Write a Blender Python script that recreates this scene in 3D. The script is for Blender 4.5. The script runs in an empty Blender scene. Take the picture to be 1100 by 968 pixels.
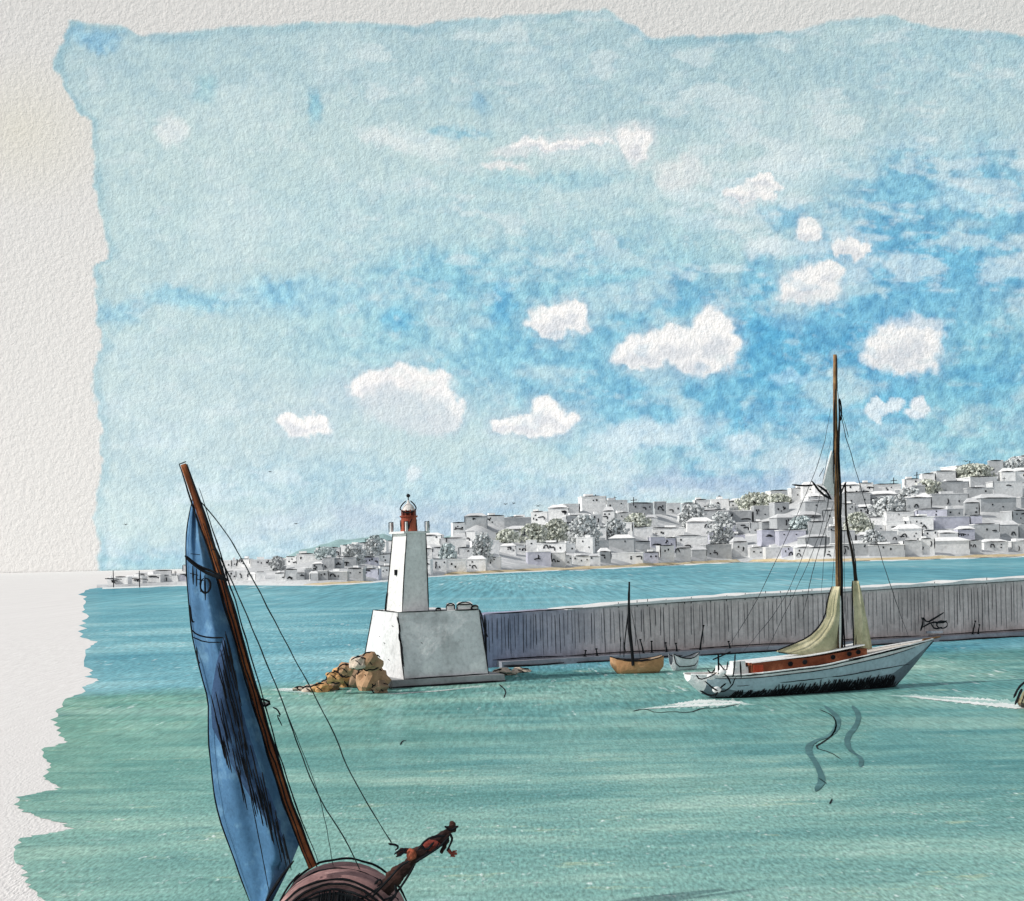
import bpy, bmesh, math, random
import numpy as np
from mathutils import Vector, Matrix, noise as mnoise
random.seed(7); np.random.seed(7)
sc = bpy.context.scene
COL = sc.collection
R = math.radians
# ------------------------------------------------------------------ camera
F = 1500.0; CX, CY = 550.0, 596.0; H = 9.65; ROLL = R(1.3)
cr, sr = math.cos(ROLL), math.sin(ROLL)
cam = bpy.data.objects.new('camera', bpy.data.cameras.new('camera')); COL.objects.link(cam)
cam.data.sensor_width = 36; cam.data.sensor_fit = 'HORIZONTAL'; cam.data.lens = 36*F/1100
cam.data.shift_y = (CY-484)/1100.0
cam.data.clip_end = 8000; cam.data.clip_start = 0.5
right = Vector((cr, 0, -sr)); up = Vector((sr, 0, cr)); back = Vector((0, -1, 0))
m = Matrix((right, up, back)).transposed().to_4x4(); m.translation = (0, 0, H)
cam.matrix_world = m
sc.camera = cam
def P(px, py, D):
    a = (px-CX)/F; b = -(py-CY)/F
    return Vector(((a*cr+b*sr)*D, D, H+(-a*sr+b*cr)*D))
def yh(px): return CY-(px-CX)*math.tan(ROLL)
def G(px, py, z=0.0):
    a = (px-CX)/F; b = -(py-CY)/F
    dz = -a*sr+b*cr
    D = (z-H)/dz
    return Vector(((a*cr+b*sr)*D, D, z))
def lerp(a, b, t): return a+(b-a)*t
def interp(x, pts): return float(np.interp(x, [p[0] for p in pts], [p[1] for p in pts]))
def lin(h):
    if isinstance(h, str):
        h = h.lstrip('#'); c = [int(h[i:i+2], 16)/255 for i in (0, 2, 4)]
    else: c = h
    return tuple((v/12.92 if v <= .04045 else ((v+.055)/1.055)**2.4) for v in c)
# ------------------------------------------------------------------ materials
def nd(nt, t, **kw):
    n = nt.nodes.new(t)
    for k, v in kw.items(): setattr(n, k, v)
    return n
def newmat(name):
    m = bpy.data.materials.new(name); m.use_nodes = True
    m.node_tree.nodes.clear(); return m, m.node_tree
def noise_node(nt, vec, scale, detail=3, rough=.55, vscale=None):
    L = nt.links
    if vscale is not None:
        mp = nd(nt, 'ShaderNodeMapping'); mp.inputs['Scale'].default_value = vscale
        L.new(vec, mp.inputs['Vector']); vec = mp.outputs['Vector']
    n = nd(nt, 'ShaderNodeTexNoise'); n.inputs['Scale'].default_value = scale
    n.inputs['Detail'].default_value = detail; n.inputs['Roughness'].default_value = rough
    L.new(vec, n.inputs['Vector']); return n.outputs['Fac']
def ramp(nt, fac, stops, interp_='LINEAR'):
    r = nd(nt, 'ShaderNodeValToRGB'); r.color_ramp.interpolation = interp_
    el = r.color_ramp.elements
    while len(el) < len(stops): el.new(.5)
    for e, (p, c) in zip(el, stops): e.position = p; e.color = (*c, 1) if len(c) == 3 else c
    nt.links.new(fac, r.inputs['Fac']); return r.outputs['Color']
def mixc(nt, fac, a, b, mode='MIX'):
    n = nd(nt, 'ShaderNodeMix', data_type='RGBA', blend_type=mode)
    for s, v in ((n.inputs[0], fac), (n.inputs[6], a), (n.inputs[7], b)):
        if isinstance(v, (int, float)): s.default_value = v
        elif isinstance(v, tuple): s.default_value = (*v, 1) if len(v) == 3 else v
        else: nt.links.new(v, s)
    return n.outputs[2]
def math_(nt, op, a, b=None, c=None, clamp=False):
    n = nd(nt, 'ShaderNodeMath', operation=op, use_clamp=clamp)
    for s, v in zip(n.inputs, (a, b, c)):
        if v is None: continue
        if isinstance(v, (int, float)): s.default_value = v
        else: nt.links.new(v, s)
    return n.outputs[0]
_pm = {}
def paint(name, col, D=100, patch=.22, col2=None, bump=.5, grain=.16, rough=.9):
    """matt watercolour-like paint: pigment pools in big soft patches, granulates in the paper tooth"""
    if name in _pm: return _pm[name]
    m, nt = newmat(name); L = nt.links
    s = F/D
    pos = nd(nt, 'ShaderNodeNewGeometry').outputs['Position']
    big = noise_node(nt, pos, s/34, 4, .6)
    gr = noise_node(nt, pos, s/4.2, 3, .65)
    c = lin(col); c2 = lin(col2) if col2 else tuple(min(.86, v*(1+patch)+.01) for v in c)
    c1 = tuple(v*(1-patch) for v in c)
    base = ramp(nt, big, [(.34, c1), (.47, c), (.53, c), (.66, c2)])
    g = ramp(nt, gr, [(.3, (1-grain,)*3), (.5, (1,)*3), (.72, (1+grain*.6,)*3)])
    colr = mixc(nt, 1.0, base, g, 'MULTIPLY')
    bs = nd(nt, 'ShaderNodeBsdfPrincipled'); bs.inputs['Roughness'].default_value = rough
    bs.inputs['Specular IOR Level'].default_value = .12
    L.new(colr, bs.inputs['Base Color'])
    bp = nd(nt, 'ShaderNodeBump'); bp.inputs['Strength'].default_value = bump
    bp.inputs['Distance'].default_value = 1.6/s
    L.new(gr, bp.inputs['Height']); L.new(bp.outputs[0], bs.inputs['Normal'])
    o = nd(nt, 'ShaderNodeOutputMaterial'); L.new(bs.outputs[0], o.inputs[0])
    m.diffuse_color = (*c, 1)
    _pm[name] = m; return m
INK = paint('black ink', '#17181b', 90, .3, bump=0, grain=.1)
INKN = paint('black ink near', '#15171b', 35, .3, bump=0, grain=.1)
INKF = paint('dark grey far ink', '#26282c', 800, .3, bump=0, grain=.1)
# ------------------------------------------------------------------ object helpers
def tag(o, label=None, cat=None, group=None, kind=None):
    if label: o['label'] = label
    if cat: o['category'] = cat
    if group: o['group'] = group
    if kind: o['kind'] = kind
    return o
def empty(name, loc, label=None, cat=None, group=None, rz=0):
    o = bpy.data.objects.new(name, None); COL.objects.link(o)
    o.location = loc; o.rotation_euler = (0, 0, rz); o.empty_display_size = .5
    return tag(o, label, cat, group)
def build(name, verts, faces, mat, parent=None, smooth=False, slots=None, world=True):
    """verts are world coordinates unless world=False (then local to the parent)"""
    me = bpy.data.meshes.new(name)
    o = bpy.data.objects.new(name, me); COL.objects.link(o)
    mats = mat if isinstance(mat, list) else [mat]
    off = Vector((0, 0, 0))
    if parent is None and world:
        xs = [v[0] for v in verts]; ys = [v[1] for v in verts]; zs = [v[2] for v in verts]
        off = Vector(((min(xs)+max(xs))/2, (min(ys)+max(ys))/2, min(zs)))
        o.location = off
        verts = [Vector(v)-off for v in verts]
    elif parent is not None and world:
        mi = Minv(parent)
        verts = [mi @ Vector(v) for v in verts]
    me.from_pydata([tuple(v) for v in verts], [], faces)
    for x in mats: me.materials.append(x)
    if slots: me.polygons.foreach_set('material_index', slots)
    if smooth: me.polygons.foreach_set('use_smooth', [True]*len(me.polygons))
    me.validate(); me.update()
    bm = bmesh.new(); bm.from_mesh(me); bmesh.ops.recalc_face_normals(bm, faces=bm.faces); bm.to_mesh(me); bm.free()
    if parent is not None: o.parent = parent
    return o
def M_of(o):
    M = Matrix.LocRotScale(o.location, o.rotation_euler, o.scale)
    return M_of(o.parent) @ M if o.parent else M
def Minv(o): return M_of(o).inverted()
class MB:
    def __init__(s): s.v = []; s.f = []; s.m = []
    def add(s, v, f, mi=0):
        n = len(s.v); s.v += [Vector(x) for x in v]; s.f += [tuple(i+n for i in q) for q in f]; s.m += [mi]*len(f)
        return s
    def tube(s, pts, r, seg=5, mi=0):
        pts = [Vector(p) for p in pts]; n = len(pts)
        if n < 2: return s
        rs = r if isinstance(r, (list, tuple)) else [r]*n
        vs = []; prev = None
        for i, p in enumerate(pts):
            d = (pts[min(i+1, n-1)]-pts[max(i-1, 0)])
            if d.length < 1e-9: d = Vector((0, 0, 1))
            d.normalize()
            a = prev if prev else (Vector((0, 0, 1)) if abs(d.z) < .8 else Vector((1, 0, 0)))
            x = (a-d*a.dot(d))
            if x.length < 1e-6: x = d.orthogonal()
            x.normalize(); prev = x; y = d.cross(x)
            for k in range(seg):
                t = 2*math.pi*k/seg
                vs.append(p+(x*math.cos(t)+y*math.sin(t))*rs[i])
        fs = []
        for i in range(n-1):
            for k in range(seg):
                k2 = (k+1) % seg
                fs.append((i*seg+k, i*seg+k2, (i+1)*seg+k2, (i+1)*seg+k))
        fs.append(tuple(range(seg))[::-1]); fs.append(tuple((n-1)*seg+k for k in range(seg)))
        return s.add(vs, fs, mi)
    def box(s, c, d, rz=0, mi=0, taper=1.0):
        c = Vector(c); vs = []
        for z, t in ((0, 1), (1, taper)):
            for x, y in ((-1, -1), (1, -1), (1, 1), (-1, 1)):
                X = x*d[0]/2*t; Y = y*d[1]/2*t
                vs.append(c+Vector((X*math.cos(rz)-Y*math.sin(rz), X*math.sin(rz)+Y*math.cos(rz), z*d[2])))
        return s.add(vs, [(3, 2, 1, 0), (4, 5, 6, 7), (0, 1, 5, 4), (1, 2, 6, 5), (2, 3, 7, 6), (3, 0, 4, 7)], mi)
    def lathe(s, c, prof, seg=20, mi=0, sx=1, sy=1):
        c = Vector(c); vs = []; fs = []
        for r, z in prof:
            for k in range(seg):
                t = 2*math.pi*k/seg; vs.append(c+Vector((math.cos(t)*r*sx, math.sin(t)*r*sy, z)))
        n = len(prof)
        for i in range(n-1):
            for k in range(seg):
                k2 = (k+1) % seg; fs.append((i*seg+k, i*seg+k2, (i+1)*seg+k2, (i+1)*seg+k))
        fs.append(tuple(range(seg))[::-1]); fs.append(tuple((n-1)*seg+k for k in range(seg)))
        return s.add(vs, fs, mi)
    def build(s, name, mat, parent=None, smooth=False, world=True):
        return build(name, s.v, s.f, mat, parent, smooth, s.m if isinstance(mat, list) else None, world)
def densify(pts, step):
    out = [Vector(pts[0])]
    for a, b in zip(pts[:-1], pts[1:]):
        a = Vector(a); b = Vector(b); n = max(1, int((b-a).length/step))
        for i in range(1, n+1): out.append(a.lerp(b, i/n))
    return out
def smooth_pts(pts, n=2):
    for _ in range(n):
        q = [pts[0]]
        for a, b in zip(pts[:-1], pts[1:]):
            q += [a*.75+b*.25, a*.25+b*.75]
        q.append(pts[-1]); pts = q
    return pts
def stroke(mb, pts3, r, wob=0.35, taper=True, sm=1):
    """one pen line: slightly wobbly, pressure varies"""
    pts = [Vector(p) for p in pts3]
    if sm and len(pts) > 2: pts = smooth_pts(pts, sm)
    total = sum((b-a).length for a, b in zip(pts[:-1], pts[1:]))
    pts = densify(pts, max(r*7, total/60))
    n = len(pts); sd = random.uniform(0, 99); rs = []
    out = []
    for i, p in enumerate(pts):
        nz = mnoise.noise_vector(Vector((sd+i*.35, sd, 0)))
        out.append(p+nz*r*wob)
        t = i/(n-1) if n > 1 else 0
        e = min(1, .45+4*min(t, 1-t)) if taper else 1
        rs.append(r*e*(1+.35*mnoise.noise(Vector((sd, i*.5, 3)))))
    mb.tube(out, rs, 4)
def inkpx(lines, D, w=1.1, **kw):
    """pen lines given as pixel polylines at depth D (or a depth function)"""
    mb = MB()
    for ln in lines:
        pts = []
        for p in ln:
            d = p[2] if len(p) > 2 else (D(p[0], p[1]) if callable(D) else D)
            pts.append(P(p[0], p[1], d))
        dd = pts[0].y
        stroke(mb, pts, w*.5*dd/F, **kw)
    return mb
def lattice(w, h, cell, seed):
    rs = np.random.RandomState(seed)
    gw, gh = int(w/cell)+3, int(h/cell)+3
    return rs.rand(gh, gw)
def vnoise(X, Y, cell, seed):
    """bilinear-smooth value noise of arrays X, Y (pixels)"""
    x = (X+3000)/cell; y = (Y+3000)/cell
    xi = np.floor(x).astype(int); yi = np.floor(y).astype(int); fx = x-xi; fy = y-yi
    fx = fx*fx*(3-2*fx); fy = fy*fy*(3-2*fy)
    def hsh(a, b):
        v = np.sin(a*127.1+b*311.7+seed*74.7)*43758.5453
        return v-np.floor(v)
    return (hsh(xi, yi)*(1-fx)+hsh(xi+1, yi)*fx)*(1-fy)+(hsh(xi, yi+1)*(1-fx)+hsh(xi+1, yi+1)*fx)*fy
def fbm(X, Y, cell, seed, oct=4):
    s = 0; a = 1; t = 0
    for o in range(oct):
        s = s+a*vnoise(X, Y, cell/2**o, seed+o*13); t += a; a *= .55
    return s/t
def sstep(a, b, x):
    t = np.clip((x-a)/(b-a), 0, 1); return t*t*(3-2*t)
# ------------------------------------------------------------------ world, sun
SUN_EL = R(38); sd = Vector((-.955*math.cos(SUN_EL), -.30*math.cos(SUN_EL), math.sin(SUN_EL))).normalized()
w = bpy.data.worlds.new('World'); sc.world = w; w.use_nodes = True
nt = w.node_tree; nt.nodes.clear()
sky = nd(nt, 'ShaderNodeTexSky', sky_type='NISHITA'); sky.sun_disc = False
sky.sun_elevation = SUN_EL; sky.sun_rotation = math.atan2(sd.x, sd.y)
bg = nd(nt, 'ShaderNodeBackground'); bg.inputs[1].default_value = .14
hs = nd(nt, 'ShaderNodeHueSaturation'); hs.inputs['Saturation'].default_value = .25
nt.links.new(sky.outputs[0], hs.inputs['Color']); nt.links.new(hs.outputs[0], bg.inputs[0]); wo = nd(nt, 'ShaderNodeOutputWorld'); nt.links.new(bg.outputs[0], wo.inputs[0])
sl = bpy.data.lights.new('sun', 'SUN'); sl.energy = 3.0; sl.angle = R(.5); sl.color = (1, .965, .91)
so = bpy.data.objects.new('sun', sl); COL.objects.link(so)
so.rotation_euler = sd.to_track_quat('Z', 'Y').to_euler()
sc.view_settings.view_transform = 'Standard'; sc.view_settings.look = 'None'
sc.view_settings.exposure = 0.0; sc.view_settings.gamma = 1
# ------------------------------------------------------------------ sky backdrop: a big painted sheet far behind the hills
DS = 2000.0
PAPER = np.array(lin('#dad8d5'))
def make_sky():
    x0, x1, y0, y1, st = -260, 1420, -160, 660, 2.0
    nx = int((x1-x0)/st)+1; ny = int((y1-y0)/st)+1
    X, Y = np.meshgrid(np.linspace(x0, x1, nx), np.linspace(y0, y1, ny))
    def c(h): return np.array(lin(h))
    wx = (fbm(X, Y, 60, 1, 5)-.5)*70; wy = (fbm(X, Y, 60, 2, 5)-.5)*60
    fx = (fbm(X, Y, 9, 5, 3)-.5)*12; fy = (fbm(X, Y, 9, 6, 3)-.5)*12
    Xw = X+wx*.5+fx; Yw = Y+wy*.5+fy
    w2x = (fbm(X, Y, 26, 3, 4)-.5)*34; w2y = (fbm(X, Y, 26, 4, 4)-.5)*26
    Xs = X+wx*.3+fx+w2x*.75; Ys = Y+wy*.3+fy+w2y*.75
    col = np.zeros(X.shape+(3,)); col[:] = c('#bed3d5')
    def over(mask, colr):
        nonlocal col
        mk = np.clip(mask, 0, 1)[..., None]; col = col*(1-mk)+c(colr)*mk
    def blob(cx, cy, rx, ry, h, a=1, soft=.5, rot=0, tight=False):
        xx, yy = (Xs, Ys) if tight else (Xw, Yw)
        dx = xx-cx; dy = yy-cy; co, s_ = math.cos(R(rot)), math.sin(R(rot))
        u = (dx*co+dy*s_)/rx; v = (-dx*s_+dy*co)/ry
        d = np.sqrt(u*u+v*v)
        over(a*(1-sstep(1-soft, 1+soft*.6, d)), h)
    # broad washes
    blob(300, 60, 420, 60, '#aec8cf', .6, .6)
    blob(750, 90, 330, 70, '#aac6ce', .7, .5)
    blob(1050, 70, 160, 60, '#aacbd5', .6, .6)
    blob(500, 250, 330, 60, '#adcdd6', .5, .7)
    blob(180, 320, 200, 70, '#b8cfd3', .8, .6)
    blob(230, 470, 260, 90, '#bccfd4', .8, .7)
    blob(560, 330, 260, 75, '#93c4d3', .85, .6, -8)
    blob(480, 290, 90, 25, '#82bdd3', .6, .6)
    blob(700, 385, 250, 90, '#7dbad3', .8, .6)
    blob(860, 420, 230, 75, '#74b6d3', .8, .6, -5)
    blob(1010, 240, 150, 100, '#7bb8d3', .9, .5, -10)
    blob(960, 330, 150, 95, '#6db3d4', .8, .6)
    blob(1060, 420, 110, 90, '#86bfd3', .9, .6)
    blob(880, 500, 220, 40, '#92c3d6', .8, .7)
    blob(1060, 480, 130, 30, '#98c8d6', .7, .7)
    blob(330, 320, 150, 20, '#9cc9da', .6, .7)
    blob(440, 520, 260, 30, '#a8c8d6', .6, .7)
    blob(800, 520, 230, 16, '#adb9d4', .55, .8, -3)
    blob(420, 560, 220, 22, '#aab9d0', .55, .8, -4)
    blob(260, 590, 140, 14, '#8fb6cf', .5, .8)
    blob(150, 600, 50, 12, '#9cc6d3', .6, .7)
    # wet-in-wet strokes of stronger and weaker pigment
    n1 = fbm(X*.6, Y*1.6, 70, 21, 4); n2 = fbm(X, Y*1.5, 28, 31, 4)
    bl = sstep(300, 700, X-.2*Y)*sstep(180, 330, Y)
    over(sstep(.58, .76, n1)*.5*bl, '#58a6cd')
    over(sstep(.60, .76, n2)*.42*(.12+.88*bl), '#76b3d0')
    over(sstep(.57, .75, fbm(X*.7, Y*1.3, 46, 41, 4))*.55, '#c6d9dd')
    over(sstep(.55, .8, fbm(X, Y, 120, 51, 4))*.6*(1-bl), '#c9dadc')
    for b in [(100, 38, 30, 12, '#8dbdd6', .8), (345, 118, 9, 22, '#86bdcf', .7), (215, 95, 16, 18, '#94c4cf', .6), (520, 110, 10, 12, '#8dbdd4', .5),
              (200, 320, 55, 14, '#90c3d6', .7), (300, 318, 22, 12, '#82bcd6', .6), (130, 335, 26, 16, '#8cc0d6', .6), (430, 345, 18, 16, '#68b0d2', .7),
              (545, 330, 12, 22, '#60aad0', .7), (815, 360, 60, 20, '#58a8d0', .7), (815, 305, 20, 45, '#6cb4d3', .6), (840, 230, 30, 14, '#6cb4d5', .6),
              (480, 145, 50, 7, '#86bccf', .7), (590, 195, 90, 9, '#9cc7d3', .6), (1080, 290, 40, 14, '#62add0', .6), (830, 445, 60, 12, '#60abd0', .6), (960, 430, 30, 40, '#62add2', .5)]:
        blob(*b[:6], .6)
    # dry-brush pale streaks and clouds
    W = '#e9e6e5'
    for b in [(600, 155, 75, 10, W, .85, -8), (540, 180, 30, 5, W, .7, 0), (685, 155, 26, 28, W, .75, 0), (735, 190, 30, 20, W, .6, -10),
              (455, 155, 40, 14, '#d8e2e3', .7, 25), (415, 150, 30, 10, '#dfe5e5', .7, 20), (810, 210, 36, 15, W, .85, -25), (865, 245, 17, 14, W, .95, -20),
              (815, 262, 20, 14, '#dde6e9', .8, 0), (870, 308, 36, 26, W, .98, -5), (915, 262, 24, 13, '#dbe8ee', .8, 25), (840, 190, 60, 22, '#c6dbe0', .7, -15),
              (1050, 218, 70, 9, '#b5d5e2', .8, 0), (180, 140, 14, 22, '#dfe4e4', .8, 20), (250, 120, 60, 30, '#c6d8da', .6, 0),
              (750, 240, 30, 9, '#c5dbe2', .6, 0), (700, 465, 75, 16, '#c9dbe4', .75, -3), (795, 475, 26, 10, '#cfdfe8', .75, 0), (990, 120, 30, 5, '#cfdee0', .6, 0),
              (850, 410, 26, 6, '#a8cfe4', .7, -8), (445, 505, 14, 10, '#d9e2e6', .8, 0), (600, 500, 60, 12, '#bdd3da', .6, 0), (870, 505, 30, 22, '#dce2e6', .6, 0),
              (960, 500, 60, 14, '#c2d6df', .6, -8), (370, 420, 40, 30, '#bccfd9', .4, 0), (1035, 205, 30, 6, '#d2e3ea', .5, 0)]:
        blob(b[0], b[1], b[2], b[3], b[4], min(1, b[5]*1.08), .5, b[6], True)
    dry = sstep(.55, .66, fbm(X*.55, Y*1.5, 34, 111, 5))*sstep(620, 760, X)*(1-sstep(300, 360, Y))*sstep(120, 190, Y)
    over(dry*.55, '#dbe6ea')
    dry = sstep(.56, .68, fbm(X*.5, Y*1.7, 30, 117, 5))*sstep(380, 520, Y)
    over(dry*.5, '#cfdee5')
    dry = sstep(.57, .68, fbm(X*.6, Y*1.5, 30, 121, 5))*(1-sstep(250, 330, Y))*sstep(330, 420, X)
    over(dry*.45, '#dde5e6')
    # the small cumulus, each with a faint grey belly and crisp painted rim
    def cumulus(parts, edge='#a9bccb'):
        for (cx, cy, rx, ry) in parts: blob(cx, cy+1, rx+8, ry+7, edge, .5, .45, 0, True)
        for (cx, cy, rx, ry) in parts: blob(cx, cy, rx, ry, '#f3f0ee', 1, .22, 0, True)
        for (cx, cy, rx, ry) in parts: blob(cx-rx*.1, cy+ry*.4, rx*.7, ry*.45, '#cfd2d8', .7, .6, 0, True)
    cumulus([(865, 245, 15, 13)], '#a5c6d6'); cumulus([(868, 310, 34, 24), (888, 296, 18, 16)], '#a5c6d6'); cumulus([(806, 208, 30, 9), (828, 198, 18, 9)], '#b0ccd6'); cumulus([(912, 262, 20, 10), (925, 268, 12, 9)], '#9fc3d6')
    cumulus([(684, 160, 20, 22)], '#bdd0d6'); cumulus([(605, 156, 58, 6)], '#bdd0d6')
    cumulus([(599, 348, 33, 16), (614, 340, 14, 12)])
    cumulus([(690, 378, 32, 20), (728, 372, 36, 22), (768, 362, 24, 32), (752, 388, 24, 22)])
    cumulus([(410, 415, 32, 17), (450, 410, 38, 18), (478, 435, 18, 18)], '#b4c4d0')
    blob(440, 440, 52, 26, '#cdd5da', .9, .3, 0, True); blob(440, 408, 46, 14, '#ebe8e7', .8, .4, 0, True)
    cumulus([(545, 458, 22, 11), (585, 440, 22, 20), (602, 447, 16, 14), (570, 456, 36, 12)])
    cumulus([(326, 459, 28, 13), (340, 452, 14, 12)], '#b8cbd5')
    cumulus([(972, 376, 44, 26), (990, 366, 30, 22)], '#8fbbd6')
    blob(990, 350, 36, 9, '#c4d3e0', .8, .4, 0, True)
    blob(947, 439, 24, 10, '#dbe6ec', 1, .15, -15, True); blob(986, 440, 13, 13, '#e6eaee', 1, .15, -20, True)
    # granulation of the pigment
    over(sstep(.60, .74, fbm(X*.8, Y*1.5, 20, 91, 5))*.3, '#d3dfe1')
    over(sstep(.62, .76, fbm(X*.8, Y*1.4, 24, 95, 5))*.28*(.1+.9*bl), '#84b6d0')
    g = fbm(X, Y, 7, 61, 3)-.5
    blue = sstep(.1, .45, col[..., 2]-col[..., 0])
    col *= (1+(g*.7*(.25+blue))[..., None]*np.array([1.3, .95, .6]))
    # the unpainted margin of the sheet
    eT = np.interp(X, [-260, 78, 130, 150, 250, 360, 450, 560, 650, 685, 700, 850, 900, 950, 1000, 1100, 1420], [26, 22, 27, 38, 29, 22, 26, 16, 9, 30, 40, 34, 21, 16, 28, 38, 30])
    eL = np.interp(Y, [-160, 22, 30, 60, 75, 90, 110, 130, 200, 270, 278, 285, 340, 370, 400, 470, 560, 600, 660], [78, 74, 76, 60, 58, 64, 76, 96, 101, 118, 116, 97, 104, 110, 98, 110, 103, 105, 100])
    rag = (fbm(X, Y, 14, 71, 4)-.5)*16
    d = np.minimum(X-eL+rag, (Y-eT)+rag*.5)
    mk = sstep(-1.5, 2.0, d)
    dark = np.exp(-((d-5)/5)**2)*.16*fbm(X, Y, 40, 77, 2)*1.6
    col *= (1-dark[..., None]*np.array([1.4, .8, .5]))
    pv = 1+(fbm(X, Y, 240, 81, 3)-.5)*.05
    paper = PAPER[None, None, :]*pv[..., None]
    warm = np.clip(1-np.hypot((X-20)/120, (Y-140)/90), 0, 1)[..., None]
    paper = paper*(1-warm*np.array([.0, .015, .09]))
    col = paper*(1-mk[..., None])+col*mk[..., None]
    col = np.clip(col, 0, 1)
    a = (X-CX)/F; b = -(Y-CY)/F
    V = np.stack([(a*cr+b*sr)*DS, np.full_like(X, DS), H+(-a*sr+b*cr)*DS], -1).reshape(-1, 3)
    idx = np.arange(nx*ny).reshape(ny, nx)
    q = np.stack([idx[:-1, :-1], idx[1:, :-1], idx[1:, 1:], idx[:-1, 1:]], -1).reshape(-1, 4)
    me = bpy.data.meshes.new('sky')
    me.vertices.add(len(V)); me.vertices.foreach_set('co', V.astype(np.float32).ravel())
    me.loops.add(q.size); me.loops.foreach_set('vertex_index', q.astype(np.int32).ravel())
    me.polygons.add(len(q)); me.polygons.foreach_set('loop_start', (np.arange(len(q))*4).astype(np.int32))
    me.update(calc_edges=True)
    ca = me.color_attributes.new('wash', 'FLOAT_COLOR', 'POINT')
    ca.data.foreach_set('color', np.concatenate([col.reshape(-1, 3), np.ones((nx*ny, 1))], 1).astype(np.float32).ravel())
    o = bpy.data.objects.new('sky', me); COL.objects.link(o); tag(o, kind='structure')
    mt, nt = newmat('painted sky'); L = nt.links
    at = nd(nt, 'ShaderNodeAttribute', attribute_name='wash').outputs['Color']
    pos = nd(nt, 'ShaderNodeNewGeometry').outputs['Position']
    s = F/DS
    gr = noise_node(nt, pos, s/5.4, 3, .6); gf = noise_node(nt, pos, s/2.4, 2, .6)
    gg = math_(nt, 'ADD', math_(nt, 'MULTIPLY', gr, .7), math_(nt, 'MULTIPLY', gf, .3))
    bp = nd(nt, 'ShaderNodeBump'); bp.inputs['Strength'].default_value = .62; bp.inputs['Distance'].default_value = 4.6
    L.new(gg, bp.inputs['Height'])
    df = nd(nt, 'ShaderNodeBsdfDiffuse'); L.new(at, df.inputs['Color']); L.new(bp.outputs[0], df.inputs['Normal'])
    em = nd(nt, 'ShaderNodeEmission'); em.inputs[1].default_value = SKY_EM; L.new(at, em.inputs[0])
    ad = nd(nt, 'ShaderNodeAddShader'); L.new(df.outputs[0], ad.inputs[0]); L.new(em.outputs[0], ad.inputs[1])
    ou = nd(nt, 'ShaderNodeOutputMaterial'); L.new(ad.outputs[0], ou.inputs[0]); me.materials.append(mt)
SKY_EM = .22
make_sky()
# ------------------------------------------------------------------ ground sheet (bare paper) and sea
pm, nt = newmat('bare white ground'); L = nt.links
pos = nd(nt, 'ShaderNodeNewGeometry').outputs['Position']
gA = noise_node(nt, pos, 1, 3, .6, (9, 2.6, 1)); gB = noise_node(nt, pos, 1, 3, .6, (2.6, .30, 1)); gC = noise_node(nt, pos, 1, 4, .7, (.7, .02, 1))
sy = nd(nt, 'ShaderNodeSeparateXYZ'); L.new(pos, sy.inputs[0])
far = math_(nt, 'MULTIPLY_ADD', sy.outputs[1], 1/90, -.5, True)
gm = nd(nt, 'ShaderNodeMix', data_type='FLOAT'); L.new(far, gm.inputs[0]); L.new(gA, gm.inputs[2]); L.new(gB, gm.inputs[3])
gm2 = nd(nt, 'ShaderNodeMix', data_type='FLOAT'); L.new(math_(nt, 'MULTIPLY_ADD', sy.outputs[1], 1/160, -1.0, True), gm2.inputs[0]); L.new(gm.outputs[0], gm2.inputs[2]); L.new(gC, gm2.inputs[3])
gmd = ramp(nt, gm2.outputs[0], [(.3, tuple(v*.885 for v in lin('#e5e2df'))), (.5, tuple(v*.96 for v in lin('#e5e2df'))), (.7, tuple(v*1.01 for v in lin('#e8e6e3')))])
bs = nd(nt, 'ShaderNodeBsdfPrincipled'); bs.inputs['Roughness'].default_value = .95; bs.inputs['Specular IOR Level'].default_value = .05
bs.inputs['Base Color'].default_value = (*[v*.88 for v in lin('#e6e1dc')], 1)
bp = nd(nt, 'ShaderNodeBump'); bp.inputs['Strength'].default_value = .8; bp.inputs['Distance'].default_value = .10
L.new(gm2.outputs[0], bp.inputs['Height']); L.new(gmd, bs.inputs['Base Color']); L.new(bp.outputs[0], bs.inputs['Normal'])
ou = nd(nt, 'ShaderNodeOutputMaterial'); L.new(bs.outputs[0], ou.inputs[0])
tag(build('ground', [(-1900, 4, -.02), (1900, 4, -.02), (1900, 1999, -.02), (-1900, 1999, -.02)], [(0, 1, 2, 3)], pm), kind='structure')

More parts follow.
